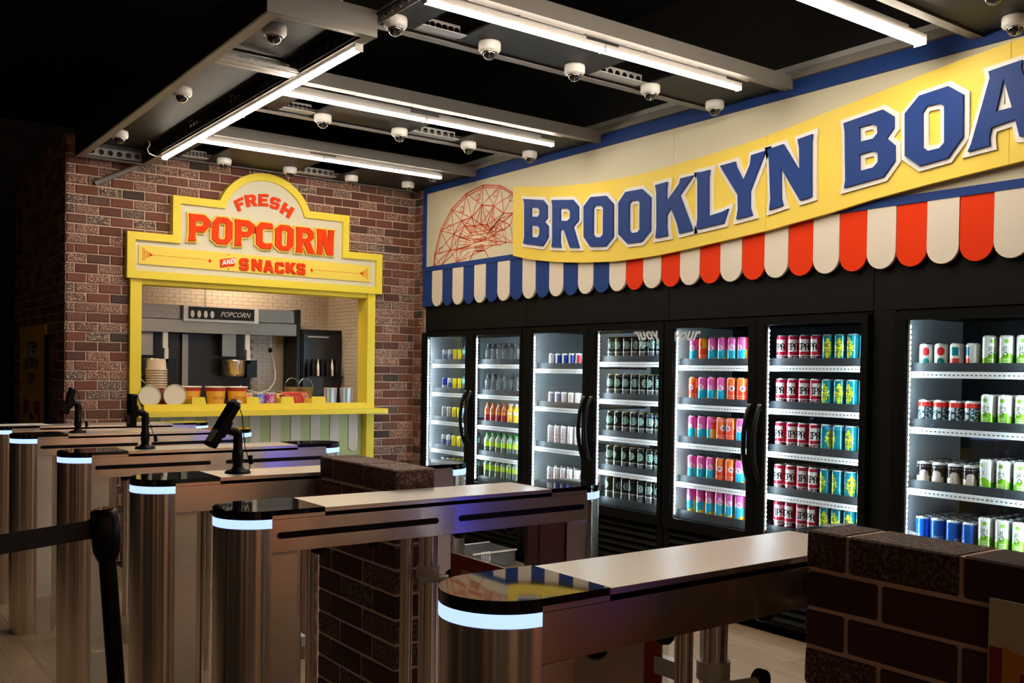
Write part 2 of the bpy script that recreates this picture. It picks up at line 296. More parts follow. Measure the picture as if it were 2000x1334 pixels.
D = {"BIG":[["B",[[[-5.771,2.765],[-5.535,2.725],[-5.48,2.676],[-5.478,2.586],[-5.515,2.567],[-5.467,2.527],[-5.465,2.446],[-5.527,2.388],[-5.763,2.43],[-5.75,2.475],[-5.756,2.728]],[[-5.67,2.689],[-5.593,2.676],[-5.57,2.659],[-5.569,2.625],[-5.592,2.61],[-5.668,2.62]],[[-5.667,2.555],[-5.59,2.543],[-5.567,2.524],[-5.566,2.479],[-5.588,2.458],[-5.663,2.469]]]],["R",[[[-5.432,2.711],[-5.192,2.681],[-5.129,2.625],[-5.127,2.534],[-5.185,2.492],[-5.115,2.338],[-5.216,2.349],[-5.285,2.482],[-5.328,2.486],[-5.326,2.399],[-5.316,2.359],[-5.424,2.372],[-5.414,2.418],[-5.42,2.673]],[[-5.329,2.639],[-5.248,2.628],[-5.22,2.604],[-5.219,2.556],[-5.246,2.54],[-5.327,2.549]]]],["O",[[[-5.002,2.674],[-4.845,2.661],[-4.772,2.597],[-4.767,2.379],[-4.84,2.322],[-4.997,2.334],[-5.068,2.408],[-5.073,2.618]],[[-4.952,2.61],[-4.89,2.602],[-4.87,2.581],[-4.869,2.405],[-4.892,2.387],[-4.947,2.393],[-4.97,2.416],[-4.972,2.594]]]],["O",[[[-4.653,2.66],[-4.502,2.658],[-4.42,2.593],[-4.417,2.38],[-4.497,2.319],[-4.63,2.32],[-4.715,2.389],[-4.72,2.598]],[[-4.597,2.594],[-4.539,2.592],[-4.518,2.576],[-4.515,2.398],[-4.534,2.383],[-4.592,2.384],[-4.614,2.404],[-4.618,2.575]]]],["K",[[[-4.379,2.665],[-4.275,2.67],[-4.281,2.619],[-4.278,2.547],[-4.172,2.643],[-4.162,2.674],[-4.054,2.677],[-4.166,2.57],[-4.054,2.344],[-4.164,2.336],[-4.185,2.401],[-4.239,2.504],[-4.274,2.463],[-4.274,2.388],[-4.264,2.332],[-4.37,2.329],[-4.361,2.398],[-4.368,2.614]]]],["L",[[[-4.032,2.686],[-3.924,2.689],[-3.932,2.641],[-3.927,2.415],[-3.823,2.427],[-3.776,2.44],[-3.808,2.36],[-4.024,2.346],[-4.015,2.415],[-4.021,2.632]]]],["Y",[[[-3.844,2.7],[-3.731,2.706],[-3.722,2.673],[-3.669,2.588],[-3.621,2.672],[-3.615,2.723],[-3.511,2.731],[-3.524,2.708],[-3.617,2.52],[-3.615,2.425],[-3.599,2.381],[-3.715,2.371],[-3.704,2.426],[-3.708,2.511],[-3.826,2.673]]]],["N",[[[-3.5,2.735],[-3.392,2.746],[-3.282,2.582],[-3.286,2.707],[-3.298,2.754],[-3.203,2.766],[-3.208,2.723],[-3.201,2.431],[-3.275,2.421],[-3.405,2.616],[-3.399,2.448],[-3.387,2.409],[-3.48,2.395],[-3.473,2.453],[-3.488,2.676]]]],["B",[[[-3.012,2.785],[-2.788,2.809],[-2.726,2.762],[-2.725,2.704],[-2.762,2.66],[-2.717,2.618],[-2.715,2.542],[-2.776,2.473],[-3.001,2.449],[-2.994,2.489],[-3.004,2.74]],[[-2.918,2.745],[-2.848,2.749],[-2.817,2.732],[-2.814,2.697],[-2.839,2.674],[-2.915,2.671]],[[-2.914,2.607],[-2.841,2.613],[-2.81,2.596],[-2.809,2.551],[-2.835,2.528],[-2.912,2.522]]]],["O",[[[-2.593,2.835],[-2.447,2.848],[-2.373,2.793],[-2.37,2.597],[-2.442,2.51],[-2.585,2.495],[-2.662,2.557],[-2.667,2.764]],[[-2.552,2.777],[-2.489,2.776],[-2.465,2.758],[-2.461,2.585],[-2.485,2.563],[-2.544,2.56],[-2.569,2.581],[-2.573,2.751]]]],["A",[[[-2.257,2.871],[-2.106,2.886],[-2.11,2.851],[-2.023,2.598],[-1.996,2.554],[-2.099,2.546],[-2.111,2.549],[-2.131,2.629],[-2.238,2.613],[-2.247,2.571],[-2.243,2.533],[-2.346,2.522],[-2.33,2.555],[-2.25,2.841]],[[-2.188,2.823],[-2.147,2.685],[-2.218,2.681]]]]],"BAN_TOP":[[-5.932,2.886],[-5.661,2.845],[-5.36,2.804],[-5.025,2.775],[-4.715,2.763],[-4.429,2.762],[-4.254,2.771],[-3.975,2.785],[-3.671,2.803],[-3.342,2.84],[-3.181,2.864],[-2.852,2.904],[-2.419,2.962],[-2.114,2.99]],"BAN_BOT":[[-5.919,2.354],[-5.71,2.307],[-5.39,2.262],[-5.093,2.234],[-4.777,2.216],[-4.556,2.217],[-4.347,2.222],[-4.011,2.245],[-3.509,2.285],[-3.089,2.335],[-2.84,2.372],[-2.544,2.404],[-2.101,2.443]],"POP":[["P",[[[2.364,2.643],[2.484,2.643],[2.525,2.611],[2.526,2.56],[2.479,2.508],[2.415,2.508],[2.412,2.48],[2.419,2.437],[2.36,2.434],[2.368,2.488],[2.369,2.613]],[[2.416,2.593],[2.459,2.598],[2.475,2.587],[2.475,2.568],[2.459,2.554],[2.416,2.553]]]],["O",[[[2.586,2.64],[2.664,2.642],[2.704,2.607],[2.703,2.479],[2.666,2.434],[2.588,2.43],[2.544,2.464],[2.545,2.594]],[[2.603,2.594],[2.639,2.597],[2.655,2.586],[2.65,2.483],[2.637,2.469],[2.604,2.469],[2.594,2.484],[2.597,2.58]]]],["P",[[[2.724,2.638],[2.837,2.637],[2.883,2.609],[2.884,2.551],[2.838,2.507],[2.778,2.505],[2.775,2.469],[2.779,2.431],[2.722,2.429],[2.728,2.484],[2.727,2.6]],[[2.777,2.592],[2.821,2.59],[2.834,2.578],[2.834,2.559],[2.818,2.544],[2.778,2.547]]]],["C",[[[2.939,2.635],[3.032,2.632],[3.039,2.589],[2.963,2.588],[2.951,2.57],[2.952,2.485],[2.964,2.47],[3.002,2.469],[3.035,2.476],[3.023,2.429],[2.941,2.425],[2.9,2.458],[2.898,2.591]]]],["O",[[[3.101,2.631],[3.175,2.632],[3.218,2.603],[3.216,2.469],[3.174,2.427],[3.1,2.426],[3.06,2.459],[3.06,2.594]],[[3.126,2.588],[3.154,2.59],[3.167,2.578],[3.163,2.475],[3.149,2.46],[3.121,2.461],[3.114,2.474],[3.114,2.573]]]],["R",[[[3.239,2.629],[3.355,2.63],[3.395,2.597],[3.396,2.546],[3.36,2.516],[3.405,2.422],[3.346,2.42],[3.305,2.508],[3.295,2.507],[3.293,2.459],[3.299,2.423],[3.238,2.421],[3.245,2.472],[3.243,2.592]],[[3.294,2.584],[3.33,2.587],[3.345,2.575],[3.345,2.555],[3.327,2.536],[3.294,2.54]]]],["N",[[[3.421,2.63],[3.495,2.63],[3.527,2.531],[3.526,2.63],[3.581,2.631],[3.575,2.59],[3.572,2.42],[3.516,2.421],[3.471,2.54],[3.473,2.42],[3.423,2.421],[3.43,2.475],[3.429,2.59]]]]],"Q":{"FRESH":[[[2.722,2.783],[2.791,2.824],[2.829,2.734],[2.761,2.703]],[[2.808,2.84],[2.899,2.857],[2.92,2.767],[2.829,2.745]],[[2.926,2.863],[3.008,2.87],[3.006,2.772],[2.927,2.767]],[[3.029,2.855],[3.116,2.845],[3.093,2.753],[3.02,2.76]],[[3.146,2.823],[3.232,2.778],[3.185,2.692],[3.104,2.738]]],"SNACKS":[[[2.768,2.334],[2.841,2.339],[2.842,2.245],[2.767,2.241]],[[2.869,2.338],[2.954,2.338],[2.952,2.248],[2.871,2.245]],[[2.966,2.336],[3.051,2.336],[3.055,2.24],[2.967,2.241]],[[3.066,2.328],[3.142,2.33],[3.141,2.24],[3.067,2.239]],[[3.159,2.334],[3.243,2.334],[3.245,2.245],[3.158,2.246]],[[3.253,2.333],[3.326,2.334],[3.327,2.241],[3.253,2.243]]],"AND":[[[2.628,2.306],[2.66,2.314],[2.661,2.276],[2.626,2.267]],[[2.664,2.315],[2.694,2.32],[2.693,2.28],[2.663,2.276]],[[2.7,2.324],[2.73,2.33],[2.727,2.29],[2.697,2.282]]],"PLATE":[[[2.614,2.313],[2.733,2.336],[2.729,2.272],[2.616,2.25]]]},"STAR":[[2.535,2.295],[3.388,2.285]],"SIGN":[[1.915,2.131],[1.917,2.481],[2.241,2.485],[2.253,2.782],[2.608,2.784]],"SIGN2":[[3.362,2.754],[3.723,2.76],[3.727,2.458],[4.045,2.45],[4.047,2.117]],"ARCH":[[2.608,2.784],[2.944,3.033],[3.362,2.754],[2.677,2.899],[3.293,2.9]],"WOUT":[[-7.14,2.37],[-7.125,2.47],[-7.035,2.67],[-6.863,2.832],[-6.639,2.932],[-6.394,2.968],[-6.149,2.926],[-5.978,2.843]],"WMID":[[-7.016,2.366],[-6.876,2.489],[-6.82,2.618],[-6.706,2.715],[-6.557,2.726],[-6.409,2.809],[-6.244,2.779],[-6.107,2.705],[-5.974,2.691]],"WIN":[[-6.771,2.376],[-6.774,2.48],[-6.74,2.581],[-6.663,2.67],[-6.505,2.647],[-6.42,2.654],[-6.337,2.639],[-6.273,2.596],[-6.171,2.664],[-6.017,2.603]],"WLOW":[[-6.574,2.603],[-6.224,2.544],[-6.103,2.572],[-6.199,2.476],[-6.069,2.469],[-5.973,2.462]],"WHUB":[[-6.553,2.545],[-6.325,2.538],[-6.351,2.441],[-6.51,2.45],[-6.436,2.499]],"WLEG":[[-6.51,2.447],[-6.579,2.377],[-6.361,2.439],[-6.301,2.37],[-6.49,2.443],[-6.371,2.437]]}
# ------------------------------------------------------------------ the room
fl = thing('floor', (0, 0, 0), 'x', 'x')
for k in ('label', 'category'): del fl[k]
fl['kind'] = 'structure'
g = G().box(-6, 9, -4, 12, -.06, -.012); obj('subfloor', g, M_black, fl)
PW, PL = .185, 1.22
pm = [G().box(.0008, PW-.0008, .0008, PL-.0008, -.012, 0).mesh('plank')]
pm[0].materials.append(M_wood); n = 0
for i in range(-8, 25):
    x = i*PW
    for j in range(0, 6):
        y = j*PL + (i*.41 % 1)*PL - .6
        if y > 7.3 or (x > 4.3) or (x < .0 and y < 3.2) or n >= 300: continue
        o = bpy.data.objects.new('plank', pm[0]); COL.objects.link(o); o.parent = fl; o.location = (x, y, 0); n += 1
struct('ceiling', G().box(-6, 9, -4, 12, 4.2, 4.3), M_black)
M_hallw = mat('hall_wall_tan', (.42, .27, .17), .7)
struct('wall_left', G().box(-6.1, -6, -4, 9, 0, 4.2), M_hallw)
struct('wall_front', G().box(-6, 9, -4.1, -4, 0, 4.2), M_hallw)
for k, (a, b) in enumerate(((-6, -5.5), (-4.4, -3.2), (-2.8, -1.4), (.2, 1.25), (1.55, 2.7), (3.4, 3.41), (5.2, 9))): struct('trim_%d' % (20+k), G().box(a, b, -4, -3.8, 0, 4.2), M_black)  # black strips added out of view to shape streaks mirrored in the columns
for k, (a, b) in enumerate(((-4, -2.6), (-1.2, 1.0), (1.4, 3.6), (5.0, 9))): struct('trim_%d' % (30+k), G().box(-6, -5.8, a, b, 0, 4.2), M_black)  # same added black strips on the left, for the column reflections
struct('trim_40', G().box(3.2, 3.85, -3.8, -3.75, 0, 2.6), mat('hall_orange_panel', (.75, .16, .06), .6))
t = thing('blue_light_column', (4.95, -2.9, 0), 'glowing blue light column behind the photographer, outside the photo', 'light'); obj('lit_core', G().cyl((4.95, -2.9, .05), .07, 2.2, 20), mat('blue_lit_core', (.02, .03, .9), .4, emit=(.03, .06, 1.0), es=4.5), t); obj('column_base', G().cyl((4.95, -2.9, 0), .14, .05, 20), M_satin, t)
struct('wall_right', G().box(5.15, 5.25, -4, 9.6, 0, 4.2), M_black)
struct('wall_far', G().box(-6, 9, 12, 12.1, 0, 4.2), M_black)

# brick walls: mortar bed recessed, each brick proud of it
BX, BZ = .1637, .0713
def brick_mesh(L, H, D, name='brick', c=.0035, jit=0.0, seed=1):
    rr = random.Random(seed); j = lambda: rr.uniform(-jit, jit)
    g = G(); v = []
    for (y, ins) in ((0, 0), (-(D-c), 0), (-D, c)):
        for (a, b) in ((0, 0), (1, 0), (1, 1), (0, 1)):
            v.append((a*L + (ins if a == 0 else -ins) + j(), y + (j() if y else 0), b*H + (ins if b == 0 else -ins) + j()))
    f = [(8, 9, 10, 11)]
    for k in (0, 4):
        for i in range(4): f.append((k+i, k+(i+1) % 4, k+4+(i+1) % 4, k+4+i))
    g.add(v, f); return g
JT = .0105
def brick_geo(g, x0, x1, z0, z1, fr, D, rnd):
    """adds one brick into a joined mesh; fr maps (u, depth, v)"""
    b = brick_mesh(x1-x0, z1-z0, D, jit=.0012, seed=int(rnd*9999)); g.add([fr(x0+p[0], p[1], z0+p[2]) for p in b.v], b.f, 0, rnd=rnd)
wb = thing('wall_back', (1.51, 7.5, 0), 'x', 'x'); del wb['label']; del wb['category']; wb['kind'] = 'structure'
g = G()
g.box(1.512, 2.0, 7.506, 7.7, 0, 3.1).box(3.95, 4.42, 7.506, 7.7, 0, 3.1).box(2.0, 3.95, 7.506, 7.7, 2.13, 3.1).box(2.0, 3.95, 7.58, 7.7, 0, 1.08)
obj('mortar_bed', g, M_mortar, wb)
bm_cache = {}
def wall_brick_mesh(L, H, k):
    key = (round(L, 3), round(H, 3), k)
    if key not in bm_cache:
        me = brick_mesh(L, H, .012, jit=.0012, seed=k+3).mesh('brick'); me.materials.append(M_brick); bm_cache[key] = me
    return bm_cache[key]
cand = []
for i in range(-37, 7):
    z0 = 2.641 + i*BZ; ph = 0 if i % 2 == 0 else BX/2
    k0 = int((1.515-4.108-ph)//BX)-1
    for k in range(k0, 4):
        a = 4.108 + ph + k*BX + JT/2; b = a + BX - JT; a = max(a, 1.517); b = min(b, 4.412)
        if b - a < .02 or z0 < 0: continue
        zz0, zz1 = z0+JT/2, z0+BZ-JT/2
        if b > 1.99 and a < 3.96 and zz1 > 0.0 and zz0 < 2.12:
            if a < 1.99: b = 1.99
            elif b > 3.96: a = 3.96
            else: continue
            if b - a < .015: continue
        hid = (a > 1.92 and b < 4.04 and 2.13 < zz0 < 2.42) or (a > 2.26 and b < 3.71 and zz0 < 2.72 and zz0 > 2.1) or (a > 2.62 and b < 3.35 and 2.7 < zz0 < 2.88)
        cand.append((hid, zz0 < .85, zz0 > 3.0, abs(a-4.3), a, b, zz0, zz1))
cand = [c for c in cand if not c[0]]
cand.sort(key=lambda c: (c[1], c[2], c[3])); gs = G()
for n, (_, _, _, _, a, b, z0, z1) in enumerate(cand):
    if n < 300:
        full = abs((b-a)-(BX-JT)) < .002
        o = bpy.data.objects.new('brick', wall_brick_mesh(BX-JT if full else b-a, z1-z0, n % 4 if full else 0)); COL.objects.link(o); o.parent = wb; o.location = (a-1.51, 0.006, z0)
    else: brick_geo(gs, a, b, z0, z1, lambda u, d, v: (u, 7.506+d, v), .012, random.uniform(.02, 1))
if gs.v: obj('brick_courses', gs, M_brickA, wb, kind='stuff')
# the left side of the kiosk, in shade
wl = struct('wall_kiosk_left', G().box(1.516, 1.6, 7.53, 9.6, 0, 3.1), M_mortar); ORG[wl.name] = (0, 0, 0); gs = G()
for i in range(-37, 7):
    z0 = 2.641+i*BZ+JT/2; ph = 0 if i % 2 else BX/2
    if z0 < 0: continue
    for k in range(13):
        y = 7.502+k*BX+ph-BX/2
        a, b = max(y, 7.5), min(y+BX-JT, 9.55)
        if b-a > .02: brick_geo(gs, a, b, z0, z0+BZ-JT, lambda u, d, v: (1.516+d, u, v), .012, random.uniform(.02, 1))
obj('brick_courses', gs, M_brickA, wl, kind='stuff')
# short return beside the coolers
wr = struct('wall_return', G().box(4.426, 4.6, 7.312, 7.7, 0, 3.1), M_mortar); ORG[wr.name] = (0, 0, 0)
for i in range(-37, 7):
    z0 = 2.641+i*BZ+JT/2
    if z0 < 0: continue
    segs = [(7.318, 7.40), (7.407, 7.492)] if i % 2 else [(7.318, 7.36), (7.367, 7.492)]
    for q, (a, b) in enumerate(segs):
        me = wall_brick_mesh(b-a, BZ-JT, 0); o = bpy.data.objects.new('brick', me); COL.objects.link(o); o.parent = wr; o.location = (4.426, b, z0); o.rotation_euler = (0, 0, -pi/2)

# ------------------------------------------------------------------ long sign over the coolers
fs = thing('fascia_sign', (4.42, 4.3, 2.33), 'long cream sign board in a blue frame with yellow wave banner above the coolers', 'sign')
XS = 4.40
for a, b in ((7.262, 4.288), (4.285, 2.06), (2.057, .5)): obj('backing_panel', G().box(XS, XS+.03, b, a, 2.372, 3.014), M_cream, fs)
obj('top_trim', G().box(XS-.015, XS+.04, .5, 7.306, 3.014, 3.098), M_blue, fs)
obj('bottom_trim', G().box(XS-.015, XS+.04, .5, 7.306, 2.33, 2.372), M_blue, fs)
obj('side_trim', G().box(XS-.015, XS+.04, 7.262, 7.306, 2.372, 3.014), M_blue, fs)
ext_t = [(-1.7, 3.0), (-1.3, 2.97), (-.9, 2.93), (-.52, 2.90)]; ext_b = [(-1.7, 2.47), (-1.3, 2.46), (-.9, 2.43), (-.52, 2.40)]
top = [tuple(p) for p in D['BAN_TOP']] + ext_t; bot = [tuple(p) for p in D['BAN_BOT']] + ext_b
def split_at(line, u):
    for p, q in zip(line, line[1:]):
        if p[0] <= u <= q[0]: t = (u-p[0])/(q[0]-p[0]); return (u, p[1]+(q[1]-p[1])*t)
cuts = [-9, -3.52, -2.165, 9]
for c0, c1 in zip(cuts, cuts[1:]):
    T = ([split_at(top, c0)] if c0 > -8 else []) + [p for p in top if c0 < p[0] < c1] + ([split_at(top, c1-.002)] if c1 < 8 else [])
    Bm = ([split_at(bot, c0)] if c0 > -8 else []) + [p for p in bot if c0 < p[0] < c1] + ([split_at(bot, c1-.002)] if c1 < 8 else [])
    obj('banner_panel', G().poly([Bm+T[::-1]], FX(XS), .02, .045), M_yellow2, fs)
for ch, loops in D['BIG']:
    L = [[tuple(p) for p in l] for l in loops]
    back = [offset_loop(L[0], .024)] + [offset_loop(l, -.024) for l in L[1:]]
    o = obj('letter', G().poly(L, FX(XS), .056, .068), M_blue, fs); obj('letter_outline', G().poly(back, FX(XS), .045, .056), M_whitep, o)
# line drawing of the big wheel
g = G()
def seg2(g, p, q, w, fr, h0=.001, h1=.003, m=0):
    d = Vector((q[0]-p[0], q[1]-p[1])); 
    if d.length < 1e-4: return
    n = Vector((-d.y, d.x)).normalized()*w/2
    L = [(p[0]-n.x, p[1]-n.y), (q[0]-n.x, q[1]-n.y), (q[0]+n.x, q[1]+n.y), (p[0]+n.x, p[1]+n.y)]
    g.add([fr(u, v, h1) for u, v in L], [(0, 1, 2, 3)], m)
WO, WM, WI, WL, WH, WG = (D[k] for k in ('WOUT', 'WMID', 'WIN', 'WLOW', 'WHUB', 'WLEG'))
fr = FX(XS); w = .009
for P in (WO, WM, WI):
    for a, b in zip(P, P[1:]): seg2(g, a, b, w, fr)
for a, b in zip(WO, WO[1:]):
    a2 = (a[0]+.012, a[1]-.022); b2 = (b[0]+.012, b[1]-.022); seg2(g, a2, b2, w*.7, fr)
    for t in (.15, .3, .45, .6, .75, .9):
        seg2(g, (a[0]+(b[0]-a[0])*t, a[1]+(b[1]-a[1])*t), (a2[0]+(b2[0]-a2[0])*(t+.05), a2[1]+(b2[1]-a2[1])*(t+.05)), w*.5, fr)
for i, a in enumerate(WO):
    for j in (i-1, i, i+1):
        if 0 <= j < len(WM): seg2(g, a, WM[j], w*.65, fr)
for i, a in enumerate(WM):
    for j in (i-1, i, i+1):
        if 0 <= j < len(WI): seg2(g, a, WI[j], w*.6, fr)
for i, a in enumerate(WL):
    for b in (WI[i % len(WI)], WI[(i+4) % len(WI)], WI[(i+7) % len(WI)], WM[(i+3) % len(WM)]): seg2(g, a, b, w*.5, fr)
hub = WH[4]
for P in (WI, WM[1:]):
    for a in P:
        v = Vector((a[0]-hub[0], a[1]-hub[1])); s = hub[0]+v.x*.42, hub[1]+v.y*.42; seg2(g, s, a, w*.45, fr)
for i in range(30):
    an = pi*(-.05+1.1*i/29); r0, r1 = .115, .27; seg2(g, (hub[0]+cos(an)*r0*1.1, hub[1]+sin(an)*r0), (hub[0]+cos(an)*r1*1.15, hub[1]+sin(an)*r1), w*.4, fr)
for k in range(0, len(WO)-1):   # hanging cars
    a, b = WO[k], WO[k+1]; c = ((a[0]+b[0])/2+.03, (a[1]+b[1])/2-.05)
    for dx, dy, ex, ey in ((0, 0, .05, 0), (.05, 0, .05, -.045), (.05, -.045, 0, -.045), (0, -.045, 0, 0)): seg2(g, (c[0]+dx, c[1]+dy), (c[0]+ex, c[1]+ey), w*.6, fr)
for a, b in ((0, 1), (2, 3), (4, 5), (0, 2)): seg2(g, WG[a], WG[b], w, fr)
put_text(g, 'WONDER', .052, fr, hub[0], hub[1]+.028, .003, xs=.85, bold=.0012); put_text(g, 'WHEEL', .052, fr, hub[0], hub[1]-.028, .003, xs=.85, bold=.0012)
obj('wheel_drawing', g, M_redline, fs)

# scalloped valance, one board per stripe
vl = thing('striped_valance', (4.40, 4.3, 2.33), 'scalloped valance of blue, white and red stripes hanging below the long sign', 'valance')
for k in range(0, 41):
    y1 = 7.3094-.1634*k; y0 = y1-.1634; r = .0805
    yc = -(y0+y1)/2
    if k == 0: pts = [(-7.306, 2.33), (-7.306, 2.026), (-y0-.001, 2.026), (-y0-.001, 2.33)]
    else: pts = [(yc-r, 2.33)] + [(yc+r*cos(a), 2.10+r*sin(a)) for a in [pi+pi*i/12 for i in range(13)]] + [(yc+r, 2.33)]
    m = M_wht if k % 2 else (M_blue if k <= 14 else M_red)
    obj('scallop', G().poly([pts], FX(4.40), -.006, .012 if k % 2 else .008), m, vl)
# rails on top of the sign, black panels above the coolers
rl = thing('ceiling_edge_rail', (4.39, 4, 3.1), 'grey channel rail running along the top of the long sign', 'rail')
obj('channel', G().box(4.365, 4.395, .5, 7.3, 3.10, 3.135).box(4.375, 4.44, .5, 7.3, 3.135, 3.15), M_rail, rl); obj('upper_channel', G().box(4.40, 4.44, .5, 7.3, 3.15, 3.19), M_galv, rl)
n = 1
for a, b in ((7.306, 5.828), (5.822, 4.331), (4.326, 2.876), (2.871, 1.26), (1.255, -.3)):
    struct('trim_%d' % n, G().box(4.425, 4.45, b, a, 1.812, 2.40), M_blackp); n += 1
struct('trim_%d' % n, G().box(4.425, 4.45, 2.748, 2.871, 0, 1.81), M_blackp)
struct('trim_%d' % (n+1), G().box(4.45, 5.1, -.3, 7.3, 2.35, 2.4), M_black)

# ------------------------------------------------------------------ popcorn kiosk
ks = thing('popcorn_sign', (2.98, 7.42, 2.12), 'yellow framed popcorn and snacks sign with rounded top on the brick wall', 'sign')
zb, z1, z2, zt = 2.123, 2.468, 2.772, 3.031; xl, xr, xl2, xr2 = 1.914, 4.046, 2.246, 3.725; cx = 2.985; rad = .403; cz = zt-rad
aL = math.acos(.377/rad)
def outline(i):
    a0 = math.asin((z2-i-cz)/(rad-i)); arc = [(cx+(rad-i)*cos(t), cz+(rad-i)*sin(t)) for t in [a0+(pi-2*a0)*k/28 for k in range(29)]]
    return [(xl+i, zb+i), (xr-i, zb+i), (xr-i, z1-i), (xr2-i, z1-i), (xr2-i, z2-i)] + arc + [(xl2+i, z2-i), (xl2+i, z1-i), (xl+i, z1-i)]
o_ = outline(0); i_ = outline(.058)
obj('sign_frame', G().poly([o_, i_[::-1]], FY(7.5), .0, .085), M_yellow, ks)
obj('cream_board', G().poly([outline(.05)], FY(7.5), .02, .06), M_cream, ks)
obj('yellow_band', G().poly([[(2.0, 2.232), (3.935, 2.222), (3.935, 2.362), (2.0, 2.372)]], FY(7.5), .06, .072), M_yellow2, ks)
for ch, loops in D['POP']:
    L = [[tuple(p) for p in l] for l in loops]
    back = [offset_loop(L[0], .013)] + [offset_loop(l, -.011) for l in L[1:]]
    o = obj('letter', G().poly(L, FY(7.5), .082, .098), M_redl, ks); obj('letter_outline', G().poly(back, FY(7.5), .06, .082), M_yellow2, o)
for word, base in (('FRESH', .06), ('SNACKS', .072)):
    for ch, q in zip(word, D['Q'][word]):
        mp = quad_map(q); L = [[mp(a, b) for a, b in l] for l in GL[ch]]
        o = obj('letter', G().poly(L, FY(7.5), base, base+.014), M_redl, ks)
        if word == 'SNACKS': obj('letter_shadow', G().poly([[(p[0]+.006, p[1]-.005) for p in l] for l in L], FY(7.5), base, base+.004), M_redline, o)
pl = [tuple(p) for p in D['Q']['PLATE'][0]][::-1]; ap = obj('and_plate', G().poly([pl], FY(7.5), .072, .08), M_red, ks)
g = G()
for ch, q in zip('AND', D['Q']['AND']):
    mp = quad_map(q); g.poly([[mp(a, b) for a, b in l] for l in GL[ch]], FY(7.5), .08, .086)
obj('and_lettering', g, M_whitep, ap)
g = G()
for (u, v) in [tuple(p) for p in D['STAR']] + [(2.682, 2.353), (2.682, 2.243)]:
    r = .021 if v not in (2.353, 2.243) else .008
    g.poly([[(u+(r if k % 2 == 0 else r*.3)*cos(k*pi/4), v+(r if k % 2 == 0 else r*.3)*sin(k*pi/4)) for k in range(8)]], FY(7.5), .072, .076)
obj('star_print', g, M_red, ks)
g = G()   # thin pinstripes and corner fan marks
seg2(g, (2.06, 2.305), (2.50, 2.303), .0022, FY(7.5), 0, .0735); seg2(g, (3.42, 2.29), (3.87, 2.288), .0022, FY(7.5), 0, .0735)
for X, s in ((2.03, 1), (3.905, -1)):
    zc = 2.305 if s > 0 else 2.29
    seg2(g, (X, zc-.05), (X, zc+.05), .004, FY(7.5), 0, .0735); seg2(g, (X+s*.012, zc-.045), (X+s*.012, zc+.045), .003, FY(7.5), 0, .0735)
    for k in (-2, -1, 0, 1, 2): seg2(g, (X+s*.018, zc+k*.014), (X+s*.07, zc), .0035, FY(7.5), 0, .0735)
obj('pinstripe_print', g, M_red, ks)
kf = thing('serving_window_frame', (2.97, 7.45, 0), 'yellow painted post and shelf frame around the kiosk serving window', 'window frame')
obj('post', G().box(1.945, 2.027, 7.44, 7.62, 0, 2.125), M_yellow, kf); obj('post', G().box(3.922, 3.995, 7.44, 7.62, 0, 2.125), M_yellow, kf)
obj('head_beam', G().box(2.027, 3.922, 7.46, 7.64, 2.085, 2.13), M_yellow, kf)
obj('counter_shelf', G().box(1.93, 4.045, 7.28, 7.70, 1.09, 1.132), M_yellow, kf)
cf = thing('counter_front', (2.97, 7.52, 0), 'row of pale and green vertical boards under the yellow serving shelf', 'panelling')
xs = [3.872-.0885*k for k in range(22)]
for k in range(21):
    b, a = xs[k], xs[k+1]
    if a < 2.02: break
    m = M_slatw if k % 2 == 0 else M_green
    if k % 2 == 0:
        c = (a+b)/2; r = (b-a)/2-.001; pts = [(a+.001, 1.088)] + [(c+r*cos(t), .80+r*sin(t)) for t in [pi+pi*i/10 for i in range(11)]] + [(b-.001, 1.088)]
        obj('board', G().poly([pts], FY(7.52), -.004, .014), m, cf)
    else: obj('board', G().box(a+.001, b-.001, 7.514, 7.524, .0, 1.088), m, cf)
obj('back_board', G().box(2.027, 3.92, 7.524, 7.56, 0, 1.088), M_green, cf)
# tray on the shelf with dividers
tr = thing('divider_tray', (2.95, 7.36, 1.132), 'bright yellow divided tray standing on the serving shelf', 'tray')
pts = [(2.028, 1.132), (3.90, 1.132), (3.895, 1.155), (3.87, 1.182), (2.028, 1.182)]
obj('front_lip', G().poly([pts], FY(7.36), -.012, 0), M_yellow, tr)
obj('tray_floor', G().box(2.028, 3.90, 7.372, 7.64, 1.132, 1.158), M_yellow, tr)
for a, b in ((2.385, 2.482), (2.818, 2.912), (3.105, 3.205), (3.372, 3.49)):
    d = obj('divider', G().poly([[(a, 1.182), (b+.012, 1.182), (b, 1.235), (a, 1.235)]], FY(7.36), -.012, 0).box(a, a+.008, 7.372, 7.60, 1.158, 1.22), M_yellow, tr)

# paper goods on the counter; colours painted face by face
FONT5 = {'P': '11110 10001 10001 11110 10000 10000 10000', 'O': '01110 10001 10001 10001 10001 10001 01110', 'C': '01111 10000 10000 10000 10000 10000 01111', 'R': '11110 10001 10001 11110 10100 10010 10001',
 'N': '10001 11001 10101 10011 10001 10001 10001', 'I': '111 010 010 010 010 010 111', 'A': '01110 10001 10001 11111 10001 10001 10001', 'H': '10001 10001 10001 11111 10001 10001 10001', 'Z': '11111 00001 00010 00100 01000 10000 11111',
 'Y': '10001 10001 01010 00100 00100 00100 00100', 'c': '0000 0000 0111 1000 1000 1000 0111', 'i': '1 0 1 1 1 1 1', 't': '010 010 111 010 010 010 011', 'r': '000 000 101 110 100 100 100', 'o': '0000 0000 0110 1001 1001 1001 0110',
 'B': '11110 10001 10001 11110 10001 10001 11110', 'S': '01111 10000 10000 01110 00001 00001 11110', 'U': '10001 10001 10001 10001 10001 10001 01110', 'T': '11111 00100 00100 00100 00100 00100 00100'}
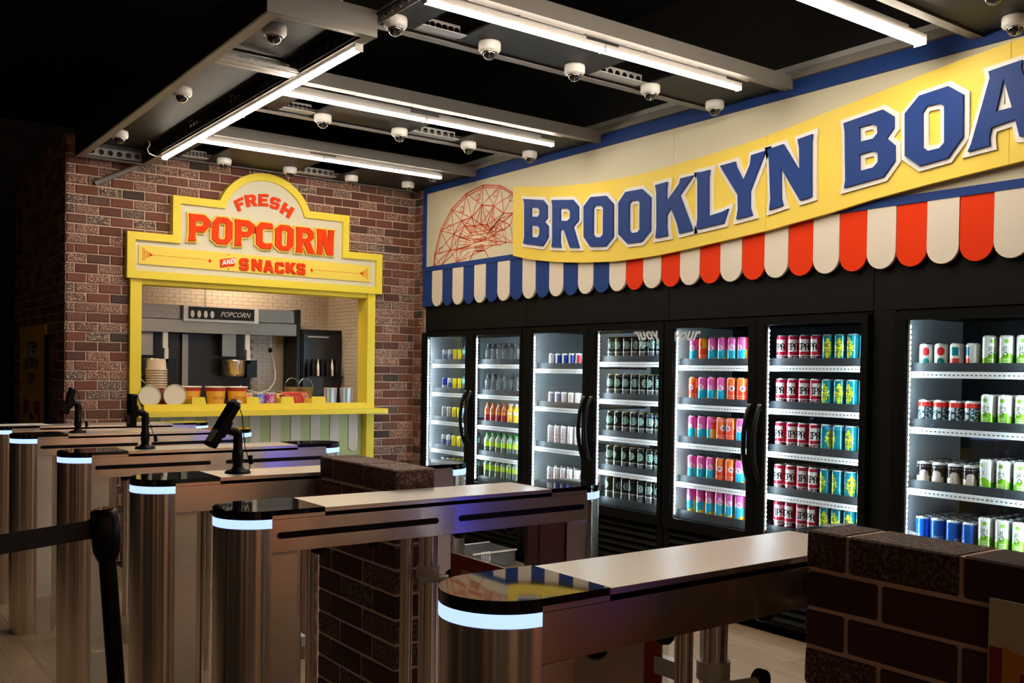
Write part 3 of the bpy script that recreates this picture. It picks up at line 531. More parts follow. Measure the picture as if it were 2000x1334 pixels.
def bitmap(word, u, v, px, py):
    """True where lettering covers (u, v); word centred on 0, 0; px, py pixel sizes in metres"""
    gl = [FONT5[c].split() for c in word]; wtot = sum(len(x[0])+1 for x in gl)-1
    x = (u + wtot*px/2)/px; y = (3.5*py - v)/py
    if not (0 <= y < 7) or x < 0: return False
    for q in gl:
        if x < len(q[0]): return q[int(y)][int(x)] == '1'
        x -= len(q[0])+1
        if x < 0: return False
    return False
def tub_col(a, z, j):
    u = ((a + pi/2 + pi) % (2*pi) - pi) * .078
    if z > .148: return (.8, .75, .7)
    if z > .148-.022-.006*abs(sin(a*16)): return (.45, .02, .012)
    if bitmap('POPCORN', u+.0, z-.066, .0028, .0034): return (.42, .03, .012)
    if z < .012: return (.5, .06, .02)
    return (.82, .42, .03)
def make_tub():
    prof = [(.060, 0)] + [(.060+(.078-.060)*k/44, .15*k/44) for k in range(1, 45)] + [(.083, .150), (.084, .155), (.081, .158), (.076, .15), (.058, .006)]
    t = thing('popcorn_tub', (0, 0, 0), '', 'tub'); obj('tub_body', G().lathe(prof, 220, (0, 0, 0), colf=tub_col, cap1=False), M_paper, t); return t
pt = make_tub(); T = tree_of(pt)
for n, (x, y, lab) in enumerate(((2.435, 7.55, 'yellow popcorn tub with red rim, leftmost of three, farthest back'), (2.605, 7.47, 'yellow popcorn tub with red rim, in the middle of the three'), (2.775, 7.46, 'yellow popcorn tub with red rim, rightmost of the three'))):
    if n == 0: pt.location = (x, y, 1.158); pt['label'] = lab; pt['group'] = 'popcorn tubs on the counter'
    else: dup(pt, (x, y, 1.158), lab, group='popcorn tubs on the counter', tree=T)
# stack of upturned paper cups
t = thing('paper_cup', (2.185, 7.60, 1.30), 'upturned pale paper cup at the very bottom of the tall stack', 'cup', 'stack of upturned paper cups')
obj('cup_body', G().lathe([(.080, 0), (.083, .004), (.080, .010), (.073, .011), (.067, .085), (.064, .088)], 32, (2.185, 7.60, 1.30)), M_beige, t); T = tree_of(t)
for k in range(1, 8): dup(t, (2.185, 7.60, 1.30+.0195*k), 'upturned pale paper cup, %s from the bottom of the tall stack' % ORD[k], tree=T)
kb = thing('cup_holder_block', (2.185, 7.60, 1.158), 'red box that the stack of paper cups stands on', 'box'); obj('box_body', G().box(2.113, 2.257, 7.53, 7.67, 1.158, 1.298), M_darkred, kb)
M_tubend = mat('cloudy_plastic', (.72, .66, .52), .3)
# two clear tubs on their sides, mouths to the front
for n, (x, r, lab) in enumerate(((2.085, .083, 'clear plastic tub lying on its side next to the left yellow post'), (2.272, .087, 'clear plastic tub lying on its side in front of the cup stack'))):
    z = 1.160+r
    t = thing('clear_tub', (x, 7.40, z), lab, 'tub', 'clear tubs lying on the counter')
    obj('tub_wall', G().lathe([(r*.80, -.13), (r*.97, 0), (r, .004), (r*.96, .004), (r*.93, 0), (r*.77, -.125)], 40, (x, 7.42, z), axis='Y'), M_clear, t)
    obj('tub_base', G().lathe([(.001, -.020), (r*.55, -.018), (r*.60, -.012), (r*.80, -.012), (r*.93, -.004)], 40, (x, 7.42, z), axis='Y'), M_tubend, t)
# candy cups
def candy_col(c1, c2):
    def f(a, z, j):
        rr = random.Random(int(a*37)*131+int(z*900)); 
        return c1 if z < .05 and rr.random() < .7 else (c2 if rr.random() < .25 else (.75, .72, .68))
    return f
for n, (x, c1, c2, lab) in enumerate(((2.855, (.85, .25, .10), (.8, .6, .5), 'clear cup of orange sweets behind the second tray divider'), (2.955, (.06, .12, .62), (.2, .4, .8), 'clear cup of blue sweets on the yellow tray'), (3.05, (.55, .03, .32), (.6, .3, .6), 'clear cup of pink sweets on the yellow tray'))):
    t = thing('candy_cup', (x, 7.46, 1.158), lab, 'cup', 'cups of sweets on the tray')
    obj('cup_body', G().lathe([(.040, 0)]+[(.040+.01*k/16, .10*k/16) for k in range(1, 17)], 40, (x, 7.46, 1.158), colf=lambda a, z, j, f=candy_col(c1, c2): f(a, z-1.158, j)), M_paper, t)
    obj('cup_lid', G().lathe([(.051, .10), (.052, .106), (.046, .109), (.001, .110)], 32, (x, 7.46, 1.158)), M_clear, t)
# snack bags leaning in the tray
def bag(x, y, col1, col2, lean, lab, grp):
    t = thing('snack_bag', (x, y, 1.158), lab, 'snack bag', grp); g = G(); N = 10; W, H = .085, .115
    for side in (1, -1):
        vs = []; fsx = []; cs = []
        for j in range(N+1):
            for i in range(N+1):
                u, v = i/N, j/N; th = .018*math.sin(pi*u)**.6*math.sin(pi*v)**.5 if 0 < u < 1 and 0 < v < 1 else 0
                yy = -side*th; zz = v*H; xx = (u-.5)*W
                vs.append((x+xx+zz*lean*-.5, y+yy+zz*.25, 1.158+zz))
        for j in range(N):
            for i in range(N):
                q = (j*(N+1)+i, j*(N+1)+i+1, (j+1)*(N+1)+i+1, (j+1)*(N+1)+i); fsx.append(q if side == 1 else q[::-1])
                cs.append(col2 if (3 <= i <= 6 and 3 <= j <= 7) or j in (0, 9) else col1)
        g.add(vs, fsx, 0, col=cs, smooth=True)
    obj('bag_body', g, M_paper, t)
bag(3.145, 7.44, (.75, .45, .03), (.05, .03, .01), .1, 'yellow snack bag standing at the left of the red bags', 'snack bags in the tray')
for k in range(6):
    bag(3.215+.034*k, 7.43+.012*k, (.42, .035, .02) if k < 4 else (.55, .28, .2), (.6, .10, .05) if k < 4 else (.5, .05, .03), .5, ('red snack bag, %s from the left in the leaning row' if k < 4 else 'pale and red snack bag, %s from the left in the leaning row') % ORD[k], 'snack bags in the tray')
def rainbow(a, z, j):
    d = (a+pi/2) % (2*pi); k = int(d*3.2) % 5; c = [(.55, .52, .75), (.35, .30, .62), (.75, .74, .72), (.12, .50, .50), (.7, .66, .6)][k]
    rr = random.Random(int(a*20)*77+int(z*500)); 
    return (.02, .09, .10) if (k == 3 and .02 < z < .07 and rr.random() < .5) else c
for n, (x, lab) in enumerate(((3.585, 'shimmering printed cup on the tray, left one of two'), (3.735, 'shimmering printed cup on the tray, right one next to the post'))):
    t = thing('shimmer_cup', (x, 7.46, 1.158), lab, 'cup', 'shimmering cups on the tray')
    obj('cup_body', G().lathe([(.050, 0)]+[(.050+.006*k/14, .142*k/14) for k in range(1, 15)], 40, (x, 7.46, 1.158), colf=lambda a, z, j: rainbow(a, z-1.158, j)), M_print, t)
    obj('cup_rim', G().lathe([(.056, .142), (.0585, .146), (.055, .149)], 40, (x, 7.46, 1.158)), M_clear, t)
for n, (x, y, lab) in enumerate(((3.30, 7.60, 'amber see-through pail with wire handle, left one of two'), (3.41, 7.57, 'amber see-through pail with wire handle, right one of two'))):
    t = thing('amber_pail', (x, y, 1.158), lab, 'pail', 'amber pails on the counter')
    obj('pail_body', G().lathe([(.050, 0), (.062, .13), (.064, .15), (.060, .15), (.048, .004)], 36, (x, y, 1.158)), M_amber, t)
    obj('wire_handle', G().tube([(x+.066*cos(a), y, 1.30+.085*sin(a)) for a in [pi*k/20 for k in range(21)]], .0022, 6), M_chrome, t)

# kitchen inside the kiosk
kx0, kx1, ky = 1.65, 3.945, 8.27
wk = struct('wall_kitchen_back', G().box(kx0, 4.1, ky+.006, ky+.12, 0, 2.6), M_grout); ORG[wk.name] = (0, 0, 0); g = G()
for r in range(34):
    z0 = 1.15+r*.0335
    for c in range(26):
        x0 = kx0+c*.092+(r % 2)*.046
        if x0+.09 < 4.05 and not (x0 > 2.2 and x0 < 3.16 and z0 < 1.9): g.box(x0, x0+.0895, ky, ky+.012, z0, z0+.0315)
obj('tiling', g, M_tile, wk, kind='stuff')
wk2 = struct('wall_kitchen_right', G().box(3.956, 4.1, 7.62, ky, 0, 2.6), M_grout); ORG[wk2.name] = (0, 0, 0); g = G()
for r in range(34):
    for c in range(8):
        y0 = 7.63+c*.0835+(r % 2)*.04; y1 = min(y0+.081, ky)
        if y1-y0 > .01: g.box(3.945, 3.96, y0, y1, 1.15+r*.0335, 1.15+r*.0335+.0315)
obj('tiling', g, M_tile, wk2, kind='stuff')
struct('wall_kitchen_left', G().box(1.6, 1.65, 7.7, ky, 0, 2.6), M_black); struct('wall_kitchen_top', G().box(1.6, 4.1, 7.7, ky+.1, 2.45, 2.5), M_tile)
struct('wall_kitchen_counter', G().box(1.65, 3.945, 7.7, ky, .9, 1.0), M_hood)
h = thing('extractor_hood', (2.85, 8.1, 1.74), 'stainless steel extractor hood with black end frame in the kiosk kitchen', 'hood')
obj('canopy', G().box(2.15, 3.50, 8.0, 8.26, 1.862, 1.975), M_hood, h); obj('lower_lip', G().box(2.12, 3.50, 7.975, 8.26, 1.75, 1.855), M_hood, h)
obj('end_frame', G().box(3.50, 3.535, 7.97, 8.26, 1.14, 1.985), M_satin, h)
o = obj('backlit_plaque', G().box(2.50, 3.14, 7.95, 8.0, 1.845, 1.975), M_galv, h)  # grey plate that shows as a rim around the black face
g = G().box(2.54, 3.10, 7.944, 7.95, 1.865, 1.965); obj('plaque_face', g, M_satin, o)
g = G()
for k in range(4): g.poly([[(2.57+k*.055+.016*cos(t), 1.905+.03*sin(t)) for t in [2*pi*i/14 for i in range(14)]]], FY(7.944), 0, .003)
put_text(g, 'POPCORN', .06, FY(7.944), 2.93, 1.91, .003, shear=.4, xs=.9)
obj('plaque_lettering', g, M_galv, o)
M_bkp = mat('dark_machine_steel', (.016, .013, .010), .4, spec=.3)
bp = thing('back_machine_panel', (2.8, 8.2, 1.15), 'dark steel machine panel behind the kettles under the hood', 'panel')
obj('steel_panel', G().box(2.18, 3.16, 8.18, 8.25, 1.05, 1.745), M_bkp, bp); obj('bright_upright', G().box(2.55, 2.60, 8.14, 8.18, 1.14, 1.74), M_hood, bp)
def kettle(x, lab):
    t = thing('popcorn_kettle', (x, 8.05, 1.40), lab, 'kettle', 'popcorn kettles under the hood')
    obj('pot', G().lathe([(.02, 1.385), (.085, 1.39), (.10, 1.41), (.10, 1.52), (.105, 1.53), (.08, 1.53), (.01, 1.54)], 32, (x, 8.05, 0)), M_column, t)
    obj('bracket', G().box(x+.10, x+.19, 8.0, 8.10, 1.38, 1.53), M_satin, t)
    obj('hanger', G().box(x+.085, x+.125, 8.0, 8.03, 1.62, 1.75).box(x+.10, x+.13, 8.0, 8.03, 1.50, 1.62), M_whitep, t)
    obj('crank_arm', G().box(x-.10, x+.02, 8.05, 8.12, 1.56, 1.75), M_hood, t)
kettle(2.265, 'steel popcorn kettle hanging at the left, behind the cup stack'); kettle(2.96, 'steel popcorn kettle hanging right of centre under the hood')
t = thing('gas_hose', (3.2, 8.0, 1.3), 'grey flexible hose looping below the hood beside the right kettle', 'hose')
pts = [(3.31, 8.1, 1.76), (3.31, 8.1, 1.62), (3.33, 8.08, 1.52), (3.34, 8.05, 1.42), (3.32, 8.02, 1.34), (3.26, 8, 1.27), (3.17, 8, 1.245), (3.06, 8, 1.27), (3.0, 8.0, 1.31)]
obj('hose_pipe', G().tube(pts, .008, 8), M_galv, t); obj('hose_valve', G().lathe([(.008, 0), (.018, .01), (.018, .035), (.008, .045)], 12, (3.31, 8.1, 1.60)), M_satin, t)
t = thing('small_hose', (2.1, 8.0, 1.4), 'thin cable curving down at the left edge of the serving window', 'cable'); obj('cable_run', G().tube([(2.16, 8.0, 1.76), (2.12, 7.96, 1.60), (2.10, 7.9, 1.50), (2.11, 7.9, 1.42), (2.13, 7.85, 1.37), (2.17, 7.85, 1.33)], .005, 6), M_galv, t)
t = thing('soffit_rod', (2.79, 8.2, 2.0), 'thin rod hanging against the tiled wall above the hood', 'rod'); obj('rod_body', G().cyl((2.79, 8.25, 1.985), .004, .46, 8), M_galv, t)
fr_ = thing('black_display_fridge', (3.7, 8.05, 0), 'black bottle fridge in the right corner of the kiosk kitchen', 'fridge')
obj('fridge_body', G().box(3.55, 3.94, 7.98, 8.26, 1.0, 1.815), M_satin, fr_); obj('fridge_door', G().box(3.565, 3.925, 7.965, 7.98, 1.15, 1.77), M_fdoor, fr_); obj('handle_bar', G().box(3.60, 3.80, 7.95, 7.965, 1.745, 1.755), M_galv, fr_)
for k in range(7):
    x = 3.60+.046*k; q = tag(obj('dark_bottle', G().lathe([(.018, 0), (.019, .09), (.008, .12), (.008, .15)], 12, (x, 7.94, 1.40)), M_column if k in (2, 5) else M_satin, org=(x, 7.94, 1.40)), 'dark bottle before the black fridge, %s from left' % ORD[k], 'bottle', 'dark bottles in the kiosk')
sh = thing('bottle_ledge', (3.75, 7.95, 1.38), 'narrow black ledge carrying dark bottles in the kiosk kitchen', 'shelf'); obj('ledge_board', G().box(3.58, 3.93, 7.915, 7.965, 1.385, 1.40), M_satin, sh)
# poster on the shaded side wall
ps = thing('step_right_up_poster', (1.50, 8.6, 1.0), 'orange and yellow carnival poster on the shaded side wall of the kiosk', 'poster')
FP = FX(1.503); obj('poster_board', G().poly([[(-9.17, .90), (-8.10, .90), (-8.10, 1.785), (-9.17, 1.785)]], FP, 0, .018), M_post_y, ps)
obj('poster_edge', G().box(1.483, 1.503, 7.98, 8.10, .9, 1.70), M_navy, ps)
g = G()
obj('white_arch', G().poly([[(-8.63+.36*cos(t), 1.50+.16*sin(t)) for t in [pi*.08+pi*.84*i/14 for i in range(15)]]], FP, .018, .0185), M_whitep, ps)
arch = lambda k, R: (lambda a, b: (a, b+k*(1-(a/R)**2)))
put_text(g, 'STEP', .125, FP, -8.63, 1.56, .019, xs=1.75, bold=.004, warp=arch(.045, .35)); put_text(g, 'RIGHT', .115, FP, -8.63, 1.435, .019, xs=1.75, bold=.004, warp=arch(.045, .35)); put_text(g, 'UP!', .115, FP, -8.63, 1.325, .019, xs=1.9, bold=.004, warp=arch(.03, .35))
g.poly([[(-8.63+.1*cos(t), 1.02+.045*sin(t)) for t in [pi*i/10 for i in range(11)]]], FP, .018, .019)
obj('poster_lettering', g, M_navy, ps)
g = G()
for s in (-1, 1): g.poly([[(-8.63+s*.10, 1.17), (-8.63+s*.34, 1.18), (-8.63+s*.34, 1.0), (-8.63+s*.26, 1.06), (-8.63+s*.12, 1.08)][::s]], FP, .018, .019)
put_text(g, 'STEP', .06, FP, -8.63, .93, .019, xs=1.7); obj('red_print', g, M_darkred, ps)
# ------------------------------------------------------------------ coolers
# face painters: a = angle (0 looks at the room), z = height in metres
def ang(a): return (a - pi + pi) % (2*pi) - pi      # local -X faces the room
def disc(u, v, cu, cv, r, r2=None): return ((u-cu)**2 + (v-cv)**2) < r*r
WHT = (.78, .78, .78)
def c_ipa(a, z, j):
    u = a*.033
    if z > .150: return (.6, .6, .6)
    if z > .133: return (.35, .012, .045)
    if .062 < z <= .133 and abs(u) < .030: return (.01, .01, .012) if any(bitmap('IPA', u-q, z-.090, .0037, .0058) for q in (-.0007, .0007)) else WHT
    if z > .062: return (.32, .01, .04)
    if z > .044: return (.42, .012, .04)
    rr = random.Random(int(a*9)*31+int(z*180)); return (.65, .6, .6) if (abs(u) < .03 and z > .012 and rr.random() < .42) or .040 < z else (.10, .006, .02)
def c_haze(a, z, j):
    u = a*.033; w = .026*(1-((z-.078)/.055)**2) if abs(z-.078) < .055 else 0
    if z > .150: return (.55, .6, .6)
    if abs(u) < w+.004*sin(z*300): 
        if bitmap('HAZY', u, z-.098, .0019, .003) or bitmap('IPA', u, z-.060, .0030, .0042): return (.01, .10, .07)
        return (.62, .68, .02)
    return (.005, .22, .26) if z < .06 else (.005, .19, .25)
def c_pink(a, z, j):
    u = a*.033; d = u*.8
    if disc(u, z, 0, .092, .019) and not disc(u, z, 0, .092, .006): return (.75, .65, .72) if not bitmap('S', u, z-.092, .003, .004) else (.2, .02, .08)
    if z < .018+d*.5: return (.75, .45, .03)
    if abs(a) > 1.25: return (.85, .45, .02) if z < .08 else (.72, .05, .08)
    if z < .082: return (.02, .40, .62)
    return (.70, .12, .42)
def c_orange(a, z, j):
    u = a*.033
    if disc(u, z, 0, .092, .018): return (.55, .5, .55) if not disc(u, z, 0, .092, .007) else (.3, .03, .05)
    if z > .105+u: return (.80, .16, .03)
    if abs(a) > 1.0 and z > .09: return (.85, .60, .02)
    if z < .05 and int(z*200) % 3 == 0: return (.85, .3, .15)
    return (.75, .055, .025)
def c_black(a, z, j):
    u = a*.033
    if disc(u, z, 0, .098, .026):
        return (.012, .03, .025) if bitmap('B', u, z-.098, .0052, .0048) or (.02 < math.hypot(u, z-.098) < .0225) else (.42, .66, .55)
    if z < .056 and z > .050: return (.5, .5, .48)
    if z < .050: return (.16, .17, .17) if abs(u) < .02 and int(z*260) % 3 else (.05, .055, .055)
    return (.010, .014, .013)
def c_mini(side):
    def f(a, z, j):
        u = a*.026
        if z > .092: return (.6, .62, .64)
        if .02 < z < .085 and .25 < a < 1.5: return side
        if abs(u+.006) < .010 and .02 < z < .08 and int(z*150) % 2: return (.62, .64, .66)
        return (.80, .80, .81)
    return f
def c_slim(tint):
    def f(a, z, j):
        u = a*.028
        if z > .148: return (.6, .62, .64)
        if abs(u) < .012 and .03 < z < .09 and int(z*120) % 3 == 0: return (.35, .33, .36)
        return tint if (z < .11 and abs(a) < 1.6) else (.82, .80, .80)
    return f
def c_plain(top, bot, zc, sp=None):
    def f(a, z, j):
        if sp and random.Random(int(a*7)*13+int(z*160)).random() < .25: return sp
        return top if z > zc else bot
    return f
def c_spots(a, z, j):
    u = a*.033
    if z > .114: return (.6, .6, .6)
    if disc(u, z, -.004, .082, .020): return (.62, .035, .04)
    if disc(u, z, -.004, .030, .020): return (.03, .22, .20)
    if abs(a) > 1.9: return (.02, .05, .12)
    return (.72, .72, .64)
def c_block(a, z, j):
    u = a*.033
    if z > .114: return (.6, .6, .6)
    if abs(u) < .017 and .060 < z < .102: return (.01, .20, .28)
    if abs(u) < .022 and z < .048: return (.68, .09, .06)
    return (.74, .76, .72)
def c_mask(a, z, j):
    u = a*.033
    if z > .110: return (.6, .6, .6)
    if z > .086: return (.70, .05, .04)
    if z < .010: return (.6, .05, .04)
    m = math.hypot(u, (z-.045)*.8)
    if m < .009: return (.65, .7, .7)
    if m < .017: return (.03, .07, .09)
    return (.62, .68, .66) if random.Random(int((a+9)*5)*17+int(z*140)).random() < .5 else (.03, .10, .12)
def c_dark(a, z, j):
    u = a*.033
    if z > .108: return (.6, .6, .6)
    if disc(u, z, .006, .058, .022) or (.022 < z < .052 and abs(a) < 1.2): return (.70, .60, .52) if z > .03 else (.75, .68, .45)
    if .095 < z < .1 and int(a*6) % 2 == 0: return (.6, .6, .6)
    return (.018, .014, .02)
def c_bluec(a, z, j):
    u = a*.033
    if z > .112: return (.55, .6, .65)
    return (.55, .65, .8) if bitmap('RUST', u, z-.028, .0019, .0024) else (.005, .10, .48)
def c_citro(a, z, j):
    u = a*.033
    if z > .150: return (.6, .62, .6)
    if disc(u, z, 0, .128, .010): return (.22, .50, .05)
    if bitmap('citro', u, z-.096, .0021, .0026): return (.02, .08, .02)
    if .081 < z < .085 and abs(u) < .02: return (.1, .25, .08)
    if disc(u, z, -.004, .066, .012) and not disc(u, z, -.004, .066, .008): return (.03, .07, .03)
    if z < .060+.012*sin(a*2+1): return (.60, .72, .45) if abs(u) < .014 and z < .045 and int(z*180) % 2 else (.20, .50, .03)
    return (.80, .83, .78)
NA, KIND = 56, {}
def can_kind(name, f, r=.033, h=.157, lid=None):
    n = int(h/.0030); neck = h-.012
    prof = [(r*.86, 0), (r*.97, .003), (r, .007)] + [(r, .007+(neck-.007)*k/n) for k in range(1, n+1)] + [(r*.93, h-.007), (r*.84, h-.003)]
    g = G().lathe(prof, NA, (0, 0, 0), colf=lambda a, z, j: f(ang(a), z, j)); me = g.mesh('drink_can'); me.materials.append(M_print)
    l = G().lathe([(r*.84, h-.003), (r*.82, h+.0005), (r*.78, h+.0005), (r*.76, h-.003), (.001, h-.003)], 28, (0, 0, 0), cap0=False)
    l.lathe([(r*.2, h-.003), (r*.24, h-.001), (.001, h-.0005)], 10, (-r*.25, 0, 0), cap0=False); lm = l.mesh('lid'); lm.materials.append(lid or M_alu)
    KIND[name] = (me, lm, r, h)
def bottle_kind(name, f, r=.032, h=.19, m=None, neck=.012):
    zs = [0, .004, .02, .05, .08, .10]; prof = [(r*.85, 0), (r*.98, .004), (r, .012)]
    k = h/.20
    prof += [(r*(1-.05*sin((z-.02)*28)), z) for z in [.02+.004*i*k for i in range(1, 24)]]
    zt = prof[-1][1]; prof += [(r*.98, zt+.006*k), (r*.86, zt+.018*k), (r*.62, zt+.034*k), (neck*1.05, zt+.048*k), (neck, zt+.052*k)]
    ztop = prof[-1][1]
    g = G().lathe(prof, 28, (0, 0, 0), colf=lambda a, z, j: f(ang(a), z, j)); me = g.mesh('drink_bottle'); me.materials.append(m or M_drink)
    return me, prof, ztop, neck
def fin_bottle(name, f, cap, label=None, r=.032, h=.19, m=None):
    me, prof, zt, nk = bottle_kind(name, f, r, h, m)
    c = G().lathe([(nk*1.25, zt-.004), (nk*1.3, zt+.012), (nk*1.1, zt+.014), (.001, zt+.0142)], 16, (0, 0, 0)); cm = c.mesh('cap'); cm.materials.append(cap)
    extra = None
    if label: l = G().lathe([(r*1.012, .07), (r*1.012, .105)], 24, (0, 0, 0), cap0=False, cap1=False); extra = l.mesh('label_band'); extra.materials.append(label)
    KIND[name] = (me, cm, r, h, extra)
can_kind('ipa', c_ipa); can_kind('haze', c_haze); can_kind('pink', c_pink); can_kind('orange', c_orange); can_kind('black', c_black, lid=M_gold)
can_kind('mini_blue', c_mini((.02, .06, .42)), .027, .100); can_kind('mini_red', c_mini((.65, .03, .05)), .027, .100); can_kind('mini_lav', c_mini((.20, .24, .45)), .027, .100); can_kind('mini_tan', c_mini((.62, .50, .44)), .027, .100)
can_kind('slim_pink', c_slim((.78, .66, .68)), .028, .152); can_kind('slim_white', c_slim((.80, .78, .80)), .028, .152)
can_kind('en_blue', c_plain((.62, .66, .7), (.02, .10, .35), .07, (.6, .64, .68)), .026, .112); can_kind('en_deep', c_plain((.01, .03, .45), (.55, .6, .68), .05), .026, .112)
can_kind('en_yel', c_plain((.78, .62, .01), (.70, .52, .01), .06), .026, .112); can_kind('en_grey', c_plain((.45, .45, .45), (.32, .33, .34), .06, (.55, .55, .55)), .026, .112)
can_kind('spots', c_spots, .033, .122); can_kind('block', c_block, .033, .122); can_kind('mask', c_mask, .033, .122); can_kind('dark', c_dark, .033, .122); can_kind('bluec', c_bluec, .033, .122); can_kind('citro', c_citro)
M_capw = mat('white_cap', (.75, .75, .75), .4); M_capg = mat('green_cap', (.06, .42, .03), .4); M_capr = mat('red_cap', (.35, .05, .02), .4); M_capb = mat('dark_cap', (.05, .05, .05), .4); M_teal = mat('teal_label', (.20, .55, .55), .4)
fin_bottle('water', lambda a, z, j: (.80, .84, .85), M_capb, None, .031, .165, M_clearb)
fin_bottle('cola', lambda a, z, j: (.30, .012, .02) if z < .075 else ((.65, .22, .05) if z < .10 else (.42, .09, .03)), M_capr)
fin_bottle('fizz', lambda a, z, j: (.80, .48, .02) if not .085 < z < .10 else (.72, .68, .5), M_capw)
fin_bottle('lime', lambda a, z, j: ((.50, .62, .02) if int(a*3) % 2 else (.22, .55, .03)) if .062 < z < .105 else ((.26, .36, .26) if z >= .105 else (.08, .11, .09)), M_capg)
fin_bottle('mineral', lambda a, z, j: (.72, .80, .78), M_capw, M_teal, .034, .195, M_clearb)
def place(kind, name, cat, x, y, z, label, group):
    K = KIND[kind]; o = bpy.data.objects.new(name, K[0]); COL.objects.link(o); o.location = (x, y, z); rz = random.gauss(.25, .42); o.rotation_euler = (0, 0, rz)
    o['label'] = label; o['category'] = cat; o['group'] = group
    c = bpy.data.objects.new('lid' if cat == 'can' else 'cap', K[1]); COL.objects.link(c); c.parent = o
    if len(K) > 4 and K[4]: e = bpy.data.objects.new('label_band', K[4]); COL.objects.link(e); e.parent = o

def door_leaf(root, y1, y0, g1, g0, hside):
    """framed glass door between y1 (left) and y0 (right)"""
    z0, z1 = .50, 1.795; gz0, gz1 = .562, 1.755; g = G(); X0, X1 = 4.385, 4.425
    g.box(X0, X1, y0, y1, gz1, z1).box(X0, X1, y0, y1, z0, gz0).box(X0, X1, g1, y1, gz0, gz1).box(X0, X1, y0, g0, gz0, gz1)
    d = obj('door', g, M_cool, root)
    obj('glass_pane', G().box(4.402, 4.408, g0-.004, g1+.004, gz0-.004, gz1+.004), M_glass, d)
    hy = (y0+.035) if hside == 'R' else (y1-.035)
    pts = [(4.385-.055*sin(pi*k/14)**.7 if 0 < k < 14 else 4.388, hy, .86+.44*k/14) for k in range(15)]
    obj('handle', G().tube(pts, .014, 8), M_satin, d)
    obj('handle_tip', G().box(4.372, 4.384, hy-.010, hy+.010, 1.27, 1.305), M_galv, d)  # small grey box stands in for the highlight at the handle top
    obj('gasket', G().box(4.409, 4.4105, g1-.010, g1, gz0, gz1), M_galv, d); obj('gasket', G().box(4.409, 4.4105, g0, g0+.010, gz0, gz1), M_galv, d)
def cooler(y1, y0, doors, bays, label, light=True):
    r = thing('glass_door_cooler', (4.70, (y0+y1)/2, 0), label, 'cooler', 'black glass door coolers')
    X0, X1 = 4.425, 5.02; e = .004; yl, yr = y1-e, y0+e; g = G()
    g.box(X0, X1, yr, yl, 1.775, 1.805).box(X1-.02, X1, yr, yl, .06, 1.775).box(X0, X1, yl-.03, yl, .06, 1.775).box(X0, X1, yr, yr+.03, .06, 1.775).box(X0, X1, yr+.03, yl-.03, .50, .555)
    obj('cabinet', g, M_cool, r)
    ym = (doors[0][3]+doors[1][2])/2
    obj('back_lining', G().box(X1-.03, X1-.024, ym, yl-.036, .557, 1.77), M_coolin if light else M_coold, r); obj('back_lining', G().box(X1-.03, X1-.024, yr+.036, ym, .557, 1.77), M_coold, r)
    g = G().box(X0+.03, X1-.025, yl-.036, yl-.031, .557, 1.77).box(X0+.03, X1-.025, yr+.031, yr+.036, .557, 1.77)
    obj('lining', g, M_coolin, r)
    ym = (doors[0][3]+doors[1][2])/2; obj('mullion', G().box(4.426, 4.46, ym-.035, ym+.035, .557, 1.77), M_cool, r)
    for k in range(9): z = .09+.045*k; obj('grille_slat', G().add([(4.40, yr+.05, z), (4.425, yr+.05, z), (4.425, yr+.05, z+.028), (4.40, yl-.05, z), (4.425, yl-.05, z), (4.425, yl-.05, z+.028)], [(0, 2, 1), (3, 4, 5), (0, 1, 4, 3), (1, 2, 5, 4), (2, 0, 3, 5)]), M_galv if 0 else M_cool, r)
    obj('grille_frame', G().box(4.405, 4.425, yr, yl, .06, .088).box(4.405, 4.425, yr, yl, .492, .50).box(4.405, 4.425, yr, yr+.05, .088, .492).box(4.405, 4.425, yl-.05, yl, .088, .492), M_cool, r)
    for a, b, g1, g0, hs in doors: door_leaf(r, a, b, g1, g0, hs)
    for (da, db, g1, g0, hs) in doors:
        for y, sgn in ((g1, -1), (g0, 1)):
            o = obj('led_channel', G().box(4.411, 4.425, y-.003 if sgn < 0 else y, y if sgn < 0 else y+.003, .58, 1.75), M_galv, r); g = G()
            for k in range(44): z = .59+k*.0262; g.box(4.412, 4.424, y+sgn*.003, y+sgn*.0075, z, z+.013)
            d = obj('led_row', g, M_cled, o); d['kind'] = 'stuff'
    for (ya, yb, zs) in bays:
        zd = .658 if y1 < 2.8 else .598; obj('deck', G().box(4.468, 4.97, yb, ya, .56, zd).box(4.462, 4.467, yb, ya, .56, zd+.014), M_shelf, r)
        for z in zs:
            if z < .63: continue
            o = obj('shelf', G().box(4.468, 4.97, yb, ya, z+.006, z+.018), M_shelf, r)
            obj('price_strip', G().box(4.452, 4.459, yb-.01, ya+.01, z-.030, z+.002), M_strip, o)
            obj('front_lip', G().box(4.462, 4.467, yb, ya, z-.0, z+.045), M_shelf, o)
            g = G(); q = yb+.01
            while q < ya-.02: g.box(4.4512, 4.452, q, q+.010, z-.017, z-.012); q += .022
            d = obj('price_marks', g, M_shelf, o); d['kind'] = 'stuff'
    return r
cooler(7.306, 5.827, [(7.302, 6.548, 7.243, 6.606, 'R'), (6.544, 5.831, 6.487, 5.857, 'L')], [(7.22, 6.60, (1.52, 1.272, 1.024, .778)), (6.51, 5.87, (1.52, 1.272, 1.022, .774))], 'black two-door drinks cooler at the far end, next to the brick return')
cooler(5.823, 4.331, [(5.819, 5.055, 5.718, 5.117, 'R'), (5.051, 4.335, 4.992, 4.371, 'L')], [(5.73, 5.08, (1.49, 1.204, .902)), (5.02, 4.40, (1.542, 1.286, 1.03, .793))], 'black two-door drinks cooler, second from the brick return')
